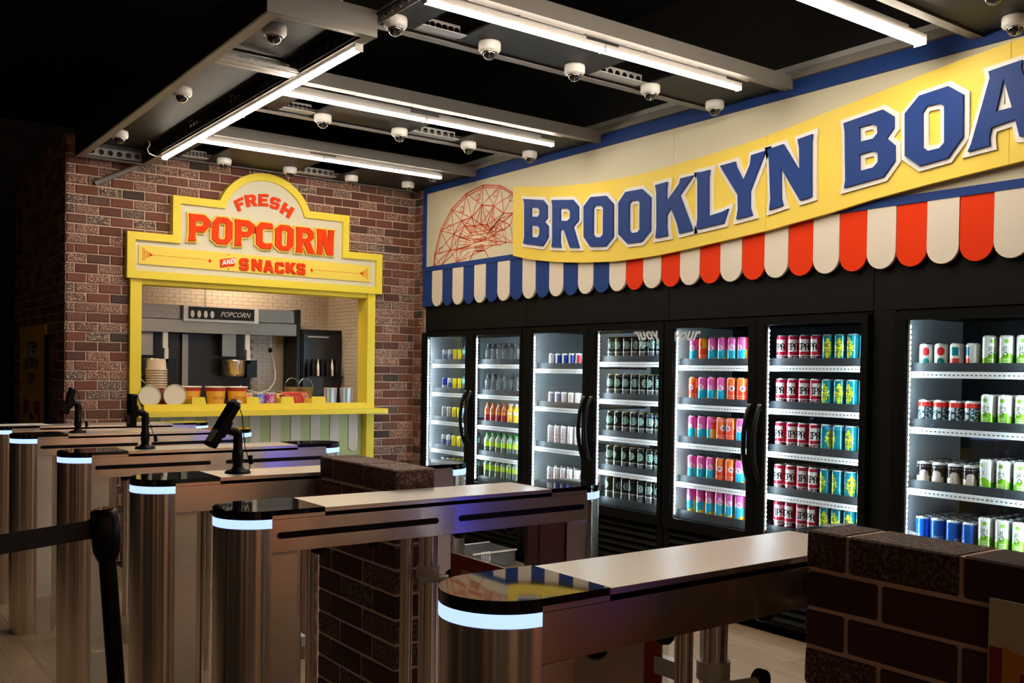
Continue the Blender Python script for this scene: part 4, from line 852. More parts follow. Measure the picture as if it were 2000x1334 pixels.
cooler(4.327, 2.876, [(4.323, 3.595, 4.252, 3.652, 'R'), (3.591, 2.880, 3.538, 2.919, 'L')], [(4.26, 3.62, (1.522, 1.277, 1.034, .786)), (3.56, 2.93, (1.524, 1.279, 1.032, .789))], 'black two-door drinks cooler, third from the brick return, full of beer cans', False)
cooler(2.744, 1.27, [(2.740, 2.005, 2.669, 2.06, 'R'), (2.001, 1.274, 1.95, 1.33, 'L')], [(2.70, 2.02, (1.50, 1.222, .916)), (1.98, 1.31, (1.50, 1.222, .916))], 'black two-door drinks cooler nearest the camera, cut by the right edge', False)

DESC = {'ipa': 'red beer can', 'haze': 'teal beer can', 'pink': 'pink and blue can', 'orange': 'orange red can', 'black': 'black beer can', 'mini_blue': 'mini blue-striped can', 'mini_red': 'mini red-striped can',
 'mini_lav': 'mini lavender can', 'mini_tan': 'mini tan can', 'slim_pink': 'slim blush can', 'slim_white': 'slim white can', 'en_blue': 'silver blue can', 'en_deep': 'deep blue can', 'en_yel': 'yellow can', 'en_grey': 'grey can',
 'spots': 'white spotted can', 'block': 'white teal-block can', 'mask': 'red-banded can', 'dark': 'black cream-banded can', 'bluec': 'plain blue can', 'citro': 'tall green-white can', 'water': 'clear water bottle', 'cola': 'dark red bottle', 'fizz': 'orange drink bottle', 'lime': 'green-capped bottle', 'mineral': 'teal-labelled bottle'}
LEV = ['top', 'second', 'third', 'fourth', 'bottom']
def row(door, lev, zbase, start, kinds, pitch, rows=1, depth=.068, x=4.503):
    for q in range(rows):
        for i, k in enumerate(kinds):
            r = KIND[k][2]; cat = 'can' if 'cap' != KIND[k][1].name[:3] else 'bottle'
            yy = start-pitch*i
            lab = '%s, %s from left, %s row, %s shelf, %s cooler door' % (DESC[k], ORD[i], ('front', 'second', 'third', 'fourth', 'fifth')[q], lev, ORD[door-1])
            place(k, 'drink_can' if cat == 'can' else 'drink_bottle', cat, x+depth*q, yy, zbase, lab, 'drinks on the %s shelf, %s cooler door' % (lev, ORD[door-1]))
S = .019
# door 1
a = ['en_blue', 'en_blue', 'en_yel', 'en_yel', 'mineral', 'mineral']; d1 = (a, ['en_deep', 'en_blue', 'en_yel', 'en_yel', 'mineral', 'mineral'], ['en_grey', 'en_grey', 'en_yel', 'en_yel', 'mineral', 'mineral'], a, a)
for n, z in enumerate((1.52, 1.272, 1.024, .778, .581)): row(1, LEV[n], z+S, 7.09, d1[n], .082, 1 if n < 3 else 2)
# door 2
d2 = ['water']*7, ['water']*7, ['cola']*4+['fizz']*3, ['lime']*7, ['lime']*7
for n, z in enumerate((1.52, 1.272, 1.022, .774, .581)): row(2, LEV[n], z+S, 6.43, d2[n], .0795, 1 if n < 3 else 2)
# door 3
d3 = (['mini_blue']*4+['mini_red']*2, ['mini_lav']*2+['mini_tan']*4, ['slim_pink']*3+['slim_white']*3, ['slim_pink']*6)
for n, z in enumerate((1.49, 1.204, .902, .593)): row(3, ('top', 'second', 'third', 'bottom')[n], z+S, 5.60, d3[n], .0775, (1, 1, 2, 3)[n], .062)
# door 4
for n, z in enumerate((1.542, 1.286, 1.03, .793, .581)): row(4, LEV[n], z+S, 4.945, ['black']*7, .0795, (1, 1, 1, 2, 2)[n])
# door 5
P_, O_ = 'pink', 'orange'; d5 = [P_, O_, P_, P_, P_, P_, O_], [O_, P_, P_, P_, O_, O_, O_], [P_, P_, P_, O_, O_, P_, P_], [P_, P_, P_, O_, O_, P_, P_], [P_]*6+[O_]
for n, z in enumerate((1.522, 1.277, 1.034, .786, .581)): row(5, LEV[n], z+S, 4.175, d5[n], .0775, (1, 1, 2, 2, 2)[n])
# door 6
for n, z in enumerate((1.524, 1.279, 1.032, .789, .581)): row(6, LEV[n], z+S, 3.502, ['ipa']*4+['haze']*4, .0768, (1, 1, 2, 3, 2)[n])
# door 7 and what shows of door 8
C_ = ['citro']*3; d7 = ['spots']*2+['block']*2+C_, ['mask']*4+C_, ['dark']*4+C_, ['bluec']*4+C_
for n, z in enumerate((1.50, 1.222, .916, .641)): row(7, ('top', 'second', 'third', 'bottom')[n], z+S, 2.625, d7[n], .0795, (1, 2, 4, 5)[n])
for n, z in enumerate((1.50, 1.222, .916, .641)): row(8, ('top', 'second', 'third', 'bottom')[n], z+S, 1.93, ['citro']*4, .0795, 1)
# white script on the glass of the two middle doors
M_film = mat('white_glass_film', (.55, .62, .66), .5)
tag(obj('glass_lettering', put_text(G(), 'your', .115, FX(4.4005), -4.165, 1.715, 0, shear=.45, bold=.003), M_film, org=(4.4, 4.16, 1.7)), 'white script lettering along the top left of the fifth cooler door', 'decal')
tag(obj('glass_lettering', put_text(put_text(G(), 'your', .115, lambda u, v, w: (4.4005, u, v), 4.49, 1.725, 0, shear=.45, bold=.003), 'our', .06, lambda u, v, w: (4.4005, u, v), 4.53, 1.665, 0), M_film, org=(4.4, 4.49, 1.7)), 'mirrored white script lettering at the top right of the fourth cooler door', 'decal')
# clear crate on the floor by the coolers
t = thing('clear_crate', (4.15, 5.95, 0), 'clear grey plastic crate with barcode label on the floor before the coolers', 'crate')
g = G().box(3.95, 4.33, 5.80, 6.15, 0, .012).box(3.95, 3.957, 5.80, 6.15, .012, .12).box(4.323, 4.33, 5.80, 6.15, .012, .12).box(3.957, 4.323, 5.80, 5.807, .012, .12).box(3.957, 4.323, 6.143, 6.15, .012, .12)
obj('crate_body', g, mat('grey_clear_plastic', (.35, .35, .36), .2, trans=.6, ior=1.3), t); o = obj('barcode_label', G().box(4.02, 4.10, 5.798, 5.80, .05, .13), M_whitep, t); g = G()
for k in range(9): g.box(4.026+.0078*k, 4.026+.0078*k+(.003 if k % 3 else .005), 5.7972, 5.798, .06, .122)
obj('barcode_print', g, M_navy, o)
obj('crate_rim', G().box(3.94, 4.34, 5.79, 5.80, .115, .126).box(3.94, 4.34, 6.15, 6.16, .115, .126), M_whitep, t)
# ------------------------------------------------------------------ turnstiles (speed gates)
XL, XR, RW, ZT = 1.015, 2.14, .115, 1.088
def half(g, cx, cy, r, z0, z1, side, m=0, seg=24, inner=None):
    a0 = pi/2 if side < 0 else -pi/2; P = [(r*cos(a0+pi*i/seg), r*sin(a0+pi*i/seg)) for i in range(seg+1)]
    if inner: P += [(inner*cos(a0+pi*i/seg), inner*sin(a0+pi*i/seg)) for i in range(seg, -1, -1)]
    n = len(P); vs = [(cx+x, cy+y, z0) for x, y in P]+[(cx+x, cy+y, z1) for x, y in P]
    fs = [(i, (i+1) % n, (i+1) % n+n, i+n) for i in range(n)]; g.add(vs, fs, m, smooth=False)
    tr = tessellate_polygon([[Vector((x, y, 0)) for x, y in P]])
    for t in tr:
        a, b, c = (P[i] for i in t); up = (b[0]-a[0])*(c[1]-a[1])-(c[0]-a[0])*(b[1]-a[1]) > 0; t = tuple(t) if up else tuple(t[::-1])
        g.add(vs, [tuple(i+n for i in t), t[::-1]], m)
    return g
def column(g, cx, cy, r, z0, z1, side, seg=40):
    a0 = pi/2 if side < 0 else -pi/2; vs = []
    for z in (z0, z1): vs += [(cx+r*cos(a0+pi*i/seg), cy+r*sin(a0+pi*i/seg), z) for i in range(seg+1)]
    n = seg+1; return g.add(vs, [(i, i+1, i+1+n, i+n) for i in range(seg)], 0, smooth=True)
def turnstile(yf, label, slots):
    yc = yf+RW; t = thing('turnstile', (1.5775, yc, 0), label, 'turnstile', 'steel entry turnstiles in a row'); y0, y1 = yc-RW, yc+RW
    for s, X in ((-1, XL), (1, XR)):
        o = obj('end_column', column(G(), X, yc, RW, 0.0, 1.042, s), M_column, t)
        obj('light_band', half(G(), X, yc, RW+.0015, 1.042, 1.066, s, inner=RW-.02), M_band, t)
        g = half(G(), X, yc, RW+.0015, 1.0665, 1.090, s); xa, xb = (X, X+.155) if s < 0 else (X-.155, X); g.box(xa, xb, y0-.0015, y1+.0015, 1.0765, 1.090)
        obj('glass_lid', g, M_gloss, t)
        xa, xb = (X+.001, X+.075) if s < 0 else (X-.085, X-.001)
        p = obj('pedestal_box', G().box(xa, xb, y0+.004, y1-.004, .26, .972), M_steel, t); obj('kick_panel', G().box(xa, xb-(.0 if s > 0 else .002), y0+.002, y1-.002, .0, .20).box(xa, xb, y0+.008, y1-.008, .20, .26), M_steel, p)
        obj('sill_edge', G().box(xa, xb, y0+.0, y0+.004, .968, .974), M_topsteel, p)
    obj('inner_panel', G().box(1.945, XR-.09, y0+.012, y0+.034, 0, .972), M_ply, t); obj('inner_panel', G().box(1.90, 1.942, y0+.016, y0+.034, 0, .972), M_ply, t)
    obj('beam', G().box(XL+.0005, XR-.0005, y0, y1, .975, 1.0642), M_steelh, t)
    obj('top_plate', G().box(XL+.156, XR-.156, y0, y1, 1.0862, ZT), M_topsteel, t); obj('upper_rail', G().box(XL+.156, XR-.156, y0, y1, 1.0655, 1.0861).box(XL+.001, XR-.001, y0, y1, 1.0655, 1.0758), M_steelh, t)
    obj('shadow_gap', G().box(XL+.002, XR-.002, y0+.004, y1-.004, 1.0642, 1.0655), M_black, t)
    if slots:
        for a, b in ((1.03, 1.545), (1.618, 2.125)):
            L = [(a+.009+.009*cos(w), 1.0205+.009*sin(w)) for w in [pi/2+pi*i/8 for i in range(9)]]+[(b-.009+.009*cos(w), 1.0205+.009*sin(w)) for w in [-pi/2+pi*i/8 for i in range(9)]]
            obj('sensor_slot', G().poly([L], FY(y0), 0, .0015), M_satin, t)
    for X in (1.165, 1.34, 1.64, 1.84): obj('sensor_knob', G().lathe([(.022, .9748), (.021, .964), (.014, .955), (.001, .951)], 18, (X, y0+.03, 0), cap0=True), M_satin, t)
    obj('guide_post', G().box(1.095, 1.112, y0+.03, y1-.03, 0, .972).cyl((1.135, yc, 0), .017, .972, 14), M_column, t)
    gp = obj('gate_post', G().cyl((1.58, yc, 0), .030, .974, 24).cyl((1.52, yc+.03, 0), .02, .974, 18), M_column, t)
    obj('hinge_clamp', G().lathe([(.036, .82), (.036, .86)], 20, (1.58, yc, 0)).tube([(1.49, y0+.02, .842), (1.58, y0+.0, .842)], .012, 8), M_galv, gp)
    obj('hinge_knob', G().lathe([(.024, 0), (.024, .016), (.018, .02)], 18, (1.60, y0+.012, .842), axis='Y'), M_satin, gp)
    return t
YF = [1.28, 2.46, 3.30, 4.49, 5.72, 6.52]
LB = ['steel turnstile closest to the camera, its beam ending at the right brick wall', 'steel turnstile second from the camera with two slots and no card reader', 'steel turnstile cut by the small brick wall, carrying the tilted card reader',
      'steel turnstile carrying the upright card reader', 'steel turnstile carrying the small card reader farthest left', 'farthest steel turnstile, nearest the kiosk, with white paper on its lid']
for i, (y, l) in enumerate(zip(YF, LB)): turnstile(y, l, i in (1, 3, 4, 5))
tag(obj('paper_sheet', G().add([(.92, 6.53, 1.0915), (1.24, 6.55, 1.0915), (1.22, 6.74, 1.0915), (.93, 6.75, 1.0915), (.92, 6.53, 1.093), (1.24, 6.55, 1.093), (1.22, 6.74, 1.094), (.93, 6.75, 1.093)], [(0, 3, 2, 1), (4, 5, 6, 7), (0, 1, 5, 4), (1, 2, 6, 5), (2, 3, 7, 6), (3, 0, 4, 7)]), M_paper_w, org=(1.08, 6.64, 1.0905)), 'white sheets of paper lying on the lid of the farthest turnstile', 'paper')

# lane gates: glass leaves with printed boards
def leaf(ya, yb, label, kind, z0=.28, z1=.93):
    t = thing('lane_gate', (1.58, ya, z0), label, 'gate', 'swing gates between the turnstiles'); s = 1 if yb > ya else -1; X = 1.58
    ys, ye = ya+s*.012, yb
    obj('hinge_bracket', G().box(X-.012, X+.012, ya-s*.045, ys+s*.03, z1-.14, z1-.10), M_galv, t); obj('hinge_bracket', G().box(X-.012, X+.012, ya-s*.045, ys+s*.03, z0+.10, z0+.14), M_galv, t)
    obj('glass_leaf', G().box(X-.004, X+.004, ys, ye, z0, z1), M_gate, t)
    bc = {'red': M_beige, 'yellow': M_post_y}[kind]; ec = {'red': M_darkred, 'yellow': M_post_y}[kind]
    o = obj('printed_board', G().box(X-.008, X-.004, ys+s*.01, ye-s*.01, z0+.01, z1-.004), bc, t)
    if kind == 'red':
        obj('red_border', G().box(X-.0095, X-.008, ys+s*.01, ye-s*.01, z1-.045, z1-.004).box(X-.0095, X-.008, ys+s*.01, ys+s*.065, z0+.01, z1-.045), ec, o)
        g = G(); put_text(g, 'Y', .15, FX(X-.008), -(ye-s*.075), .745, .0015, bold=.004); obj('red_lettering', g, M_red, o)
    else:
        g = G(); put_text(g, 'SNACKS', .10, lambda u, v, w: (X-.0095, -v, u), .62, -(ys+s*.18), .0, bold=.002); obj('blue_lettering', g, M_navy, o)
        obj('blue_slash', G().add([(X-.0095, ye-s*.02, .50), (X-.0095, ys+s*.02, .36), (X-.0095, ys+s*.02, .40), (X-.0095, ye-s*.02, .54)], [(0, 1, 2, 3)]), M_blue, o)
leaf(2.45, 2.0, 'swing gate with red-bordered board, hinged on the second turnstile', 'red'); leaf(1.52, 1.97, 'swing gate with red-bordered board, hinged on the nearest turnstile', 'red')
leaf(3.54, 4.0, 'swing gate with yellow board behind the tilted card reader turnstile', 'yellow'); leaf(4.48, 4.03, 'swing gate with yellow board in front of the upright card reader turnstile', 'yellow')
leaf(4.73, 5.2, 'swing gate with yellow board behind the upright card reader turnstile', 'yellow'); leaf(5.71, 5.24, 'swing gate with yellow board before the small card reader turnstile', 'yellow')

# low brick walls in the lanes
def low_wall(x0, x1, ya, yb, zt, label, phase, clip=None):
    L, H, J = .242, .0820, .009; t = thing('low_brick_wall', ((x0+x1)/2, (ya+yb)/2, 0), label, 'low wall', 'low brick walls between the lanes')
    obj('mortar_core', G().box(x0+.005, x1-.005, yb+.005, ya-.005, 0, zt-.002), M_mortar, t); rows = int(zt/H); xm = (x0+x1)/2
    for i in range(rows):
        zc1 = zt-i*H-(0 if i == 0 else J/2); zc0 = zt-(i+1)*H+J/2
        if zc0 < .01: break
        y = ya; first = L/2-.02 if i % 2 == 0 else L-.065; w = first
        while y > yb+.03:
            e = max(y-w+(J if True else 0), yb); c = .004; g = G(); rr = random.Random(int(i*97+y*1000)); jj = lambda: rr.uniform(-.0015, .0015)
            vs = []
            for sx, sy, sz in [(a, b, d) for d in (0, 1) for a, b in ((0, 0), (1, 0), (1, 1), (0, 1))]:
                vs.append((((x0 if sx == 0 else x1)+jj()), ((e if sy == 0 else y)+jj()*.5), ((zc0 if sz == 0 else zc1)+jj()*.6)))
            # split long courses into a front and a back wythe on the top view
            g.add(vs, [(0, 3, 2, 1), (4, 5, 6, 7), (0, 1, 5, 4), (1, 2, 6, 5), (2, 3, 7, 6), (3, 0, 4, 7)])
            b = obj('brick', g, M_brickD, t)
            md = b.modifiers.new('bevel', 'BEVEL'); md.width = .004; md.segments = 1
            y = e-J; w = L
    return t
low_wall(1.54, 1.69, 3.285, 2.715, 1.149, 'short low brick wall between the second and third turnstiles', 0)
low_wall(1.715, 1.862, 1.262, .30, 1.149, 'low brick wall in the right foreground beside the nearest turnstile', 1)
t = thing('wall_poster', (1.70, .6, .5), 'cream, dark red and orange poster on the right foreground brick wall', 'poster')
obj('poster_board', G().box(1.698, 1.708, .35, .861, .45, 1.086), M_cream, t); obj('orange_field', G().poly([[(-.835, .46), (-.36, .46), (-.36, 1.03), (-.77, .985), (-.835, 1.006)]], FX(1.698), 0, .0015), mat('orange_print', (.70, .28, .02), .5), t)
obj('red_stripe', G().box(1.6965, 1.698, .835, .858, .455, 1.002), M_darkred, t)
g = G()
for k in range(3): g.box(1.6955, 1.6965, .797-.012*k, .803-.012*k, .6, .965)
obj('red_lines', g, M_darkred, t)

# card readers on the turnstile tops
def reader(x, y, ph, tilt, dl, lab, arm):
    z = 1.088; t = thing('card_reader', (x, y, z), lab, 'card reader', 'card readers on the turnstiles')
    obj('round_base', G().lathe([(.046, 0), (.047, .004), (.040, .010), (.024, .014), (.019, .022)], 28, (x, y, z)), M_plast, t)
    obj('pole', G().lathe([(.0175, .012), (.0175, .035), (.020, .037), (.020, .075), (.0165, .078), (.0165, ph)], 20, (x, y, z)), M_plast, t)
    A = Vector((x, y, z+ph)); hx = Vector((x-arm, y, z+ph+arm*.55))
    obj('arm', G().tube([A+Vector((0, 0, -.015)), A+Vector((0, 0, .008)), A+Vector((-.012, 0, .016)), hx], [.0165, .0165, .017, .015], 12), M_plast, t)
    d = Vector((-sin(tilt), 0, cos(tilt)))*-1; d = -d; n = Vector((-cos(tilt), 0, -sin(tilt))); c = hx+n*.02+d*.008
    def P(a, b, w): q = c+d*a+Vector((0, 1, 0))*b+n*w; return tuple(q)
    def slab(g, a0, a1, b, w0, w1, ch=.006):
        vs = []
        for w in (w0, w1):
            for aa, bb in ((a0+ch, -b), (a1-ch, -b), (a1, -b+ch), (a1, b-ch), (a1-ch, b), (a0+ch, b), (a0, b-ch), (a0, -b+ch)): vs.append(P(aa, bb, w))
        g.add(vs, [tuple(range(8)), tuple(range(15, 7, -1))]+[(i, i+8, (i+1) % 8+8, (i+1) % 8) for i in range(8)]); return g
    h = dl/2
    hd = obj('reader_body', slab(G(), -h, h, .037, -.012, .014), M_plast, t)
    obj('reader_screen', slab(G(), -h*.2, h*.85, .031, .014, .0155, .003), M_gloss, hd); obj('reader_keys', slab(G(), -h*.85, -h*.3, .028, .014, .0155, .003), M_galv, hd)
    obj('reader_mount', slab(G(), -h*.45, h*.3, .022, -.024, -.012), M_plast, hd)
    if tilt < -.3 and dl > .17: obj('paper_flap', slab(G(), h, h+.014, .034, -.008, .012), M_whitep, hd)
    top = Vector(P(h-.01, 0, -.010)); pts = [top, top+Vector((.010, 0, .008)), top+Vector((.024, 0, -.03)), Vector((x+.022, y-.01, z+ph*.72)), Vector((x+.034, y-.015, z+ph*.4)), Vector((x+.042, y-.02, z+.045)), Vector((x+.036, y-.02, z+.012)), Vector((x+.012, y-.02, z+.014))]
    cb = obj('cable', G().tube(pts, .0018, 6), M_plast, t); obj('ferrite_bead', G().tube([pts[5]+Vector((-.003, 0, .02)), pts[5]+Vector((.001, 0, -.012))], .0085, 10), M_plast, cb)
reader(1.275, 3.415, .135, radians(-31), .178, 'tilted card reader on a black stand, largest and nearest of the three', .045)
reader(1.275, 4.605, .150, radians(-1), .150, 'upright card reader on a black stand, middle one of the three', .040)
reader(1.245, 5.835, .150, radians(-16), .150, 'small card reader on a black stand, farthest left of the three', .030)

# belt post in the left foreground
t = thing('belt_barrier_post', (.70, 2.60, 0), 'leaning black belt barrier post in the left foreground', 'barrier post'); t2 = Vector((-.075, 0, 1)).normalized()
B0 = Vector((.70, 2.60, .012)); Tp = B0+t2*1.0
obj('pole', G().tube([B0, B0+t2*.98], .0215, 20), M_satin, t); obj('foot_plate', G().lathe([(.17, 0), (.17, .012), (.12, .026), (.03, .034)], 36, (.70, 2.60, 0)), M_satin, t)
hd = obj('belt_head', G().tube([B0+t2*.965, B0+t2*.99, B0+t2*1.075, B0+t2*1.08, B0+t2*1.093, B0+t2*1.096], [.024, .034, .036, .033, .033, .028], 20), M_satin, t)
obj('head_cap', G().tube([B0+t2*1.096, B0+t2*1.100], .024, 20), M_chrome if 0 else M_gloss, hd)
t = thing('barrier_belt', (.3, 2.55, 1.04), 'black webbing belt stretching left from the leaning barrier post', 'belt'); g = G(); n = 14; vs = []
p0 = Vector((.590, 2.60, 1.057)); p1 = Vector((-1.0, 2.05, 1.075))
for i in range(n+1):
    q = p0.lerp(p1, i/n); sg = -.02*sin(pi*i/n)
    for dz, dy in ((-.024, 0), (.024, 0), (.024, .002), (-.024, .002)): vs.append((q.x, q.y+dy, q.z+dz+sg))
fs = [(i*4+k, i*4+(k+1) % 4, (i+1)*4+(k+1) % 4, (i+1)*4+k) for i in range(n) for k in range(4)]
obj('webbing', g.add(vs, fs), M_black, t)
t = thing('belt_barrier_post', (-1.03, 2.04, 0), 'black belt barrier post outside the left edge of the photo', 'barrier post')
obj('pole', G().cyl((-1.03, 2.04, .02), .0215, 1.0, 20), M_satin, t); obj('foot_plate', G().lathe([(.17, 0), (.17, .012), (.12, .026), (.03, .034)], 36, (-1.03, 2.04, 0)), M_satin, t); obj('belt_head', G().cyl((-1.03, 2.04, 1.02), .033, .09, 20), M_satin, t)

# ------------------------------------------------------------------ ceiling rafts, tubes, cameras
def holed(g, x0, x1, y, z0, z1, n, rr=.32, axis='X'):
    """perforated plate facing -Y (axis X) or -X/+X (axis Y)"""
    L = [[(x0, z0), (x1, z0), (x1, z1), (x0, z1)]]; p = (x1-x0)/n; h = (z1-z0)*rr
    for k in range(n): cx_ = x0+p*(k+.5); L.append([(cx_+h*cos(a), (z0+z1)/2+h*sin(a)) for a in [-2*pi*i/10 for i in range(10)]])
    fr = (lambda u, v, w: (u, y-w, v)) if axis == 'X' else (lambda u, v, w: (y-w, -u, v))
    return g.poly(L, fr, 0, .003)
M_backp = mat('raft_underside', (.014, .014, .013), .5, spec=.25)
def raft(x0, x1, y0, y1, z, gaps, label, name='ceiling_raft'):
    t = thing(name, ((x0+x1)/2, (y0+y1)/2, z), label, 'ceiling raft', 'ceiling rafts')
    obj('near_beam', G().box(x0, x1, y0, y0+.012, z, z+.075), M_rail, t)
    obj('beam_lip', G().box(x0, x1, y0+.012, y0+.05, z+.0, z+.004), M_rail, t)
    obj('far_beam', G().box(x0, x1, y1-.05, y1, z, z+.004).box(x0, x1, y1-.012, y1, z+.004, z+.075), M_rail, t)
    xs = [x0]+[v for gp in gaps for v in gp]+[x1]
    for a, b in zip(xs[::2], xs[1::2]): obj('panel', G().box(a, b, y0+.055, y1-.055, z+.012, z+.022), M_backp, t)
    for a, b in gaps:
        o = obj('bridge_plate', holed(G(), a+.0, b-.0, y1-.10, z+.012, z+.072, 7), M_galv, t); obj('bridge_flange', G().box(a, b, y1-.16, y1-.10, z+.010, z+.014).box(a, b, y1-.10, y1-.056, z+.016, z+.020), M_galv, o)
    o = obj('end_plate', holed(G(), -(y1-.05), -(y0+.05), x1-.06, z+.012, z+.072, 9, axis='Y'), M_galv, t)
    for k in range(5):
        a = x0+.1+k*(x1-x0-.4)/5; obj('cable_tray', G().box(a, a+(x1-x0)/6.2, y0+.052, y0+.058+.012, z+.002, z+.010), M_white if k % 2 else M_galv, t)
    return t
ZR = 3.05
raft(2.06, 4.40, 1.75, 2.36, ZR, [(2.9, 3.2)], 'ceiling raft nearest the camera, at the top right corner')
raft(2.06, 4.40, 3.375, 3.98, ZR, [(2.28, 2.52), (3.36, 3.72)], 'large ceiling raft with five dome cameras, at the top of the photo')
raft(2.06, 4.40, 4.96, 5.72, ZR, [(2.34, 2.55), (3.25, 3.62)], 'ceiling raft in the middle, over the card readers')
raft(2.06, 4.40, 6.48, 7.47, ZR, [(2.28, 2.48), (3.2, 3.55)], 'ceiling raft farthest back, above the popcorn sign')
M_backq = mat('cross_raft_underside', (.007, .007, .0065), .5, spec=.2)
# the raft that crosses at the left
z = 2.965; t = thing('cross_raft', (1.8, 5.6, z), 'long cross raft hanging at the left with three dome cameras', 'ceiling raft')
xa, xb, ya, yb = 1.56, 2.065, 3.87, 7.40
obj('outer_side', G().box(xa-.012, xa, ya, yb, z, z+.20), M_black, t); obj('outer_flange', G().box(xa, xa+.05, ya, yb, z, z+.005).box(xa+.052, xa+.06, ya+.5, yb-.1, z+.02, z+.04), M_flange, t)  # outer side in black: its unlit look is put into the colour
obj('inner_flange', G().box(xb-.055, xb, ya, yb, z, z+.005), M_flange, t); obj('inner_side', G().box(xb-.004, xb, ya, yb, z+.005, z+.10), M_rail, t)
obj('near_side', G().box(xa-.012, xb, ya-.012, ya, z-.002, z+.12), M_rail, t); obj('near_flange', G().box(xa+.05, xb-.055, ya, ya+.035, z, z+.005), M_flange, t)
obj('far_side', G().box(xa-.012, xb, yb, yb+.012, z-.002, z+.12), M_rail, t); obj('far_flange', G().box(xa+.05, xb-.055, yb-.035, yb, z, z+.005), M_flange, t)
obj('far_plate', holed(G(), xa+.06, xb-.07, yb-.04, z+.012, z+.075, 6), M_galv, t)
obj('middle_bridge', G().box(xa+.05, xb-.055, 4.60, 4.64, z, z+.005).box(xa+.05, xb-.055, 4.66, 4.70, z+.004, z+.010).box(xa+.05, xb-.055, 4.58, 4.59, z+.004, z+.02), M_galv, t)
obj('middle_plate', holed(G(), xa+.06, xb-.07, 4.72, z+.012, z+.085, 7), M_galv, t)
obj('panel', G().box(xa+.004, xb-.06, ya+.04, 4.70, z+.10, z+.11), M_backq, t); obj('panel', G().box(xa+.004, xb-.06, 4.74, yb-.06, z+.10, z+.11), M_backq, t)
obj('inner_plate', holed(G(), -(yb-.08), -(4.76), xb-.062, z+.012, z+.09, 42, axis='Y'), M_satin, t); obj('inner_plate', holed(G(), -4.68, -(ya+.04), xb-.062, z+.012, z+.09, 8, axis='Y'), M_satin, t)
t = thing('white_cable', (2.02, 7.1, 2.97), 'short white cable looping out of the far end of the cross raft', 'cable')
obj('cable_run', G().tube([(1.93, 6.95, 3.05), (1.935, 6.93, 3.02), (1.915, 6.92, 2.98), (1.93, 6.93, 2.955), (1.99, 6.97, 2.95), (2.04, 7.0, 2.962)], .004, 6), M_white, t)
t = thing('diagonal_rail', (1.7, 7.6, 2.9), 'grey diagonal brace from the cross raft down onto the brick wall', 'rail'); obj('rail_bar', G().tube([(1.70, 7.485, 2.80), (1.985, 7.44, 2.955)], .02, 6), M_rail, t)
t = thing('hanger_strap', (2.02, 3.9, 3.3), 'pale flat strap hanging down above the near end of the cross raft', 'strap'); obj('strap_bar', G().box(1.90, 1.93, 3.93, 3.935, 3.08, 3.35), M_whitep, t)
t = thing('perforated_rail', (2.1, 3.6, 3.1), 'perforated grey rail rising to the top edge beside the corner camera', 'rail')
obj('rail_strip', holed(G(), -3.92, -3.2, 2.085, 3.035, 3.10, 10, axis='Y'), M_galv, t)
# fluorescent style tubes
def tube(p, q, lab, w=.020):
    P, Q = Vector(p), Vector(q); c = (P+Q)/2; t = thing('tube_light', tuple(c), lab, 'tube light', 'white tube lights under the rafts'); along = abs(Q.x-P.x) > abs(Q.y-P.y)
    g = G(); n = 10; vs = []
    for R_ in (P, Q):
        for i in range(n+1):
            a = pi+pi*i/n; dy, dz = w*cos(a), w*.8*sin(a); vs.append((R_.x, R_.y+dy, R_.z+dz) if along else (R_.x+dy, R_.y, R_.z+dz))
    m_ = n+1; fs = [(i, i+1, i+1+m_, i+m_) for i in range(n)]+[tuple(range(m_)), tuple(range(2*m_-1, m_-1, -1))]; g.add(vs, fs)
    obj('diffuser', g, M_tube, t)
    if along: obj('housing', G().box(P.x, Q.x, P.y-w*.95, P.y+w*.95, P.z, P.z+.022), M_white, t); e = G().box(P.x-.006, P.x, P.y-w, P.y+w, P.z-w*.8, P.z+.022), G().box(Q.x, Q.x+.006, P.y-w, P.y+w, P.z-w*.8, P.z+.022); k = G().box(P.x+.1, Q.x-.1, P.y-.004, P.y+.004, P.z+.022, P.z+.05)
    else: obj('housing', G().box(P.x-w*.95, P.x+w*.95, P.y, Q.y, P.z, P.z+.022), M_white, t); e = G().box(P.x-w, P.x+w, P.y-.006, P.y, P.z-w*.8, P.z+.022), G().box(P.x-w, P.x+w, Q.y, Q.y+.006, P.z-w*.8, P.z+.022); k = G().box(P.x-.01, P.x+.01, P.y+.1, Q.y-.1, P.z+.022, P.z+.032)
    obj('end_cap', e[0], M_galv, t); obj('end_cap', e[1], M_galv, t); obj('hanger', k, M_white, t)
ZL = 3.012
tube((2.07, 3.455, ZL), (3.05, 3.455, ZL), 'tube light on the large raft, left one of the two'); tube((3.06, 3.455, ZL), (4.03, 3.455, ZL), 'tube light on the large raft, right one of the two')
tube((2.12, 5.10, ZL), (3.06, 5.10, ZL), 'tube light on the middle raft, left one of the two'); tube((3.07, 5.10, ZL), (4.07, 5.10, ZL), 'tube light on the middle raft, right one of the two')
tube((2.12, 6.54, ZL), (3.06, 6.54, ZL), 'tube light on the farthest raft, left one of the two'); tube((3.07, 6.54, ZL), (4.08, 6.54, ZL), 'tube light on the farthest raft, right one of the two')
tube((2.035, 3.98, 2.942), (2.035, 5.45, 2.942), 'tube light under the cross raft, nearer one of the two'); tube((2.035, 5.46, 2.942), (2.035, 6.92, 2.942), 'tube light under the cross raft, farther one of the two')
tube((3.0, 2.485, ZL+.02), (4.15, 2.485, ZL+.02), 'broad tube light at the top right, right one of the two', .031); tube((1.8, 2.485, ZL+.02), (2.98, 2.485, ZL+.02), 'broad tube light just outside the top edge of the photo', .031)
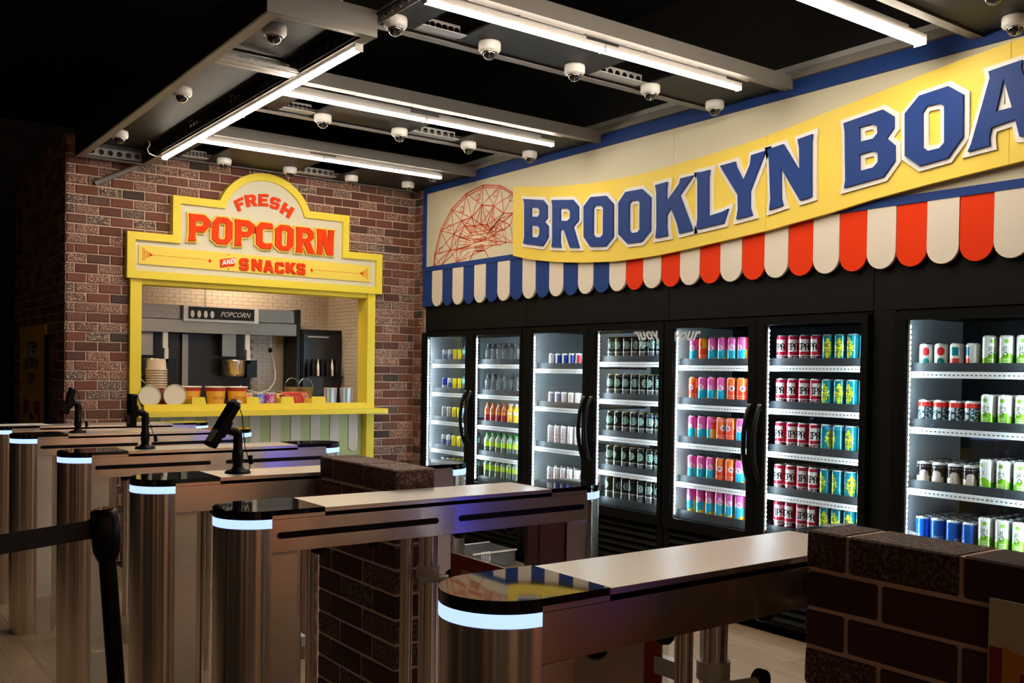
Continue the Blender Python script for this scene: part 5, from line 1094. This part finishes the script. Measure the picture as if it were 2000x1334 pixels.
# dome cameras
t = thing('dome_camera', (0, 0, 0), '', 'camera', 'white dome cameras under the ceiling rafts')
obj('housing', G().lathe([(.030, 0), (.052, -.001), (.0545, -.012), (.054, -.038), (.048, -.046), (.040, -.049)], 32, (0, 0, 0)), M_white, t)
d = obj('smoked_dome', G().lathe([(.034*cos(a), -.050-.034*sin(a)) for a in [pi/2*k/9 for k in range(9)]]+[(.001, -.084)], 28, (0, 0, 0), cap0=False), M_dome, t)
obj('lens_block', G().box(-.012, .004, -.011, .011, -.066, -.048), M_galv, d)
obj('dome_ring', G().lathe([(.040, -.049), (.041, -.0515), (.036, -.054), (.033, -.050)], 28, (0, 0, 0), cap0=False, cap1=False), M_chrome, t)
ring = G(); R0 = .0345
vs = []
for k in range(25):
    a = pi*k/24
    for w_ in (-.0016, .0016): vs.append((w_, R0*cos(a), -.050-R0*sin(a)))
ring.add(vs, [(2*k, 2*k+1, 2*k+3, 2*k+2) for k in range(24)]); ro = obj('bright_rim', ring, M_chrome, t); ro.rotation_euler = (0, 0, radians(-36))
T = tree_of(t); zc = ZR+.012; first = True
DC = [(2.14, 3.83, 'dome camera at the left end of the large raft, half hidden'), (2.66, 3.83, 'dome camera on the large raft, second from left'), (3.205, 3.84, 'dome camera on the large raft, in the middle'), (3.75, 3.84, 'dome camera on the large raft, second from right'), (4.262, 3.83, 'dome camera on the large raft, right end over the blue trim'),
 (2.61, 5.58, 'dome camera on the middle raft, leftmost'), (3.16, 5.58, 'dome camera on the middle raft, second from left'), (3.715, 5.59, 'dome camera on the middle raft, second from right'), (4.215, 5.54, 'dome camera on the middle raft, right end over the blue trim'),
 (2.57, 7.23, 'dome camera above the left of the popcorn sign'), (3.095, 7.21, 'dome camera above the right of the popcorn sign arch'), (3.625, 7.19, 'dome camera with curled cable, over the brick wall'), (4.12, 7.12, 'dome camera farthest back, near the brick corner'), (4.06, 6.62, 'dome camera at the end of the farthest tube light'),
 (4.27, 2.11, 'dome camera cut by the right edge, above the sign'), (3.85, 1.99, 'dome camera cut by the top edge, at the far right')]
for x, y, l in DC:
    if first: t.location = (x, y, zc); t['label'] = l; first = False
    else: dup(t, (x, y, zc), l, tree=T)
for x, y, l in ((1.70, 4.15, 'dome camera in the cross raft, nearest and largest'), (1.675, 5.39, 'dome camera in the cross raft, in the middle'), (1.665, 6.66, 'dome camera in the cross raft, farthest left')): dup(t, (x, y, 3.018), l, tree=T)
t = thing('curled_cable', (3.625, 7.2, 3.06), 'short white cable curling above the dome camera over the brick wall', 'cable')
obj('cable_run', G().tube([(3.62, 7.19, 3.058), (3.61, 7.19, 3.072), (3.63, 7.19, 3.095), (3.67, 7.19, 3.10)], .004, 6), M_white, t)
for o in list(COL.objects):
    if o.name.startswith('floor') or o.name.startswith('wall_back'): o['kind'] = 'structure'
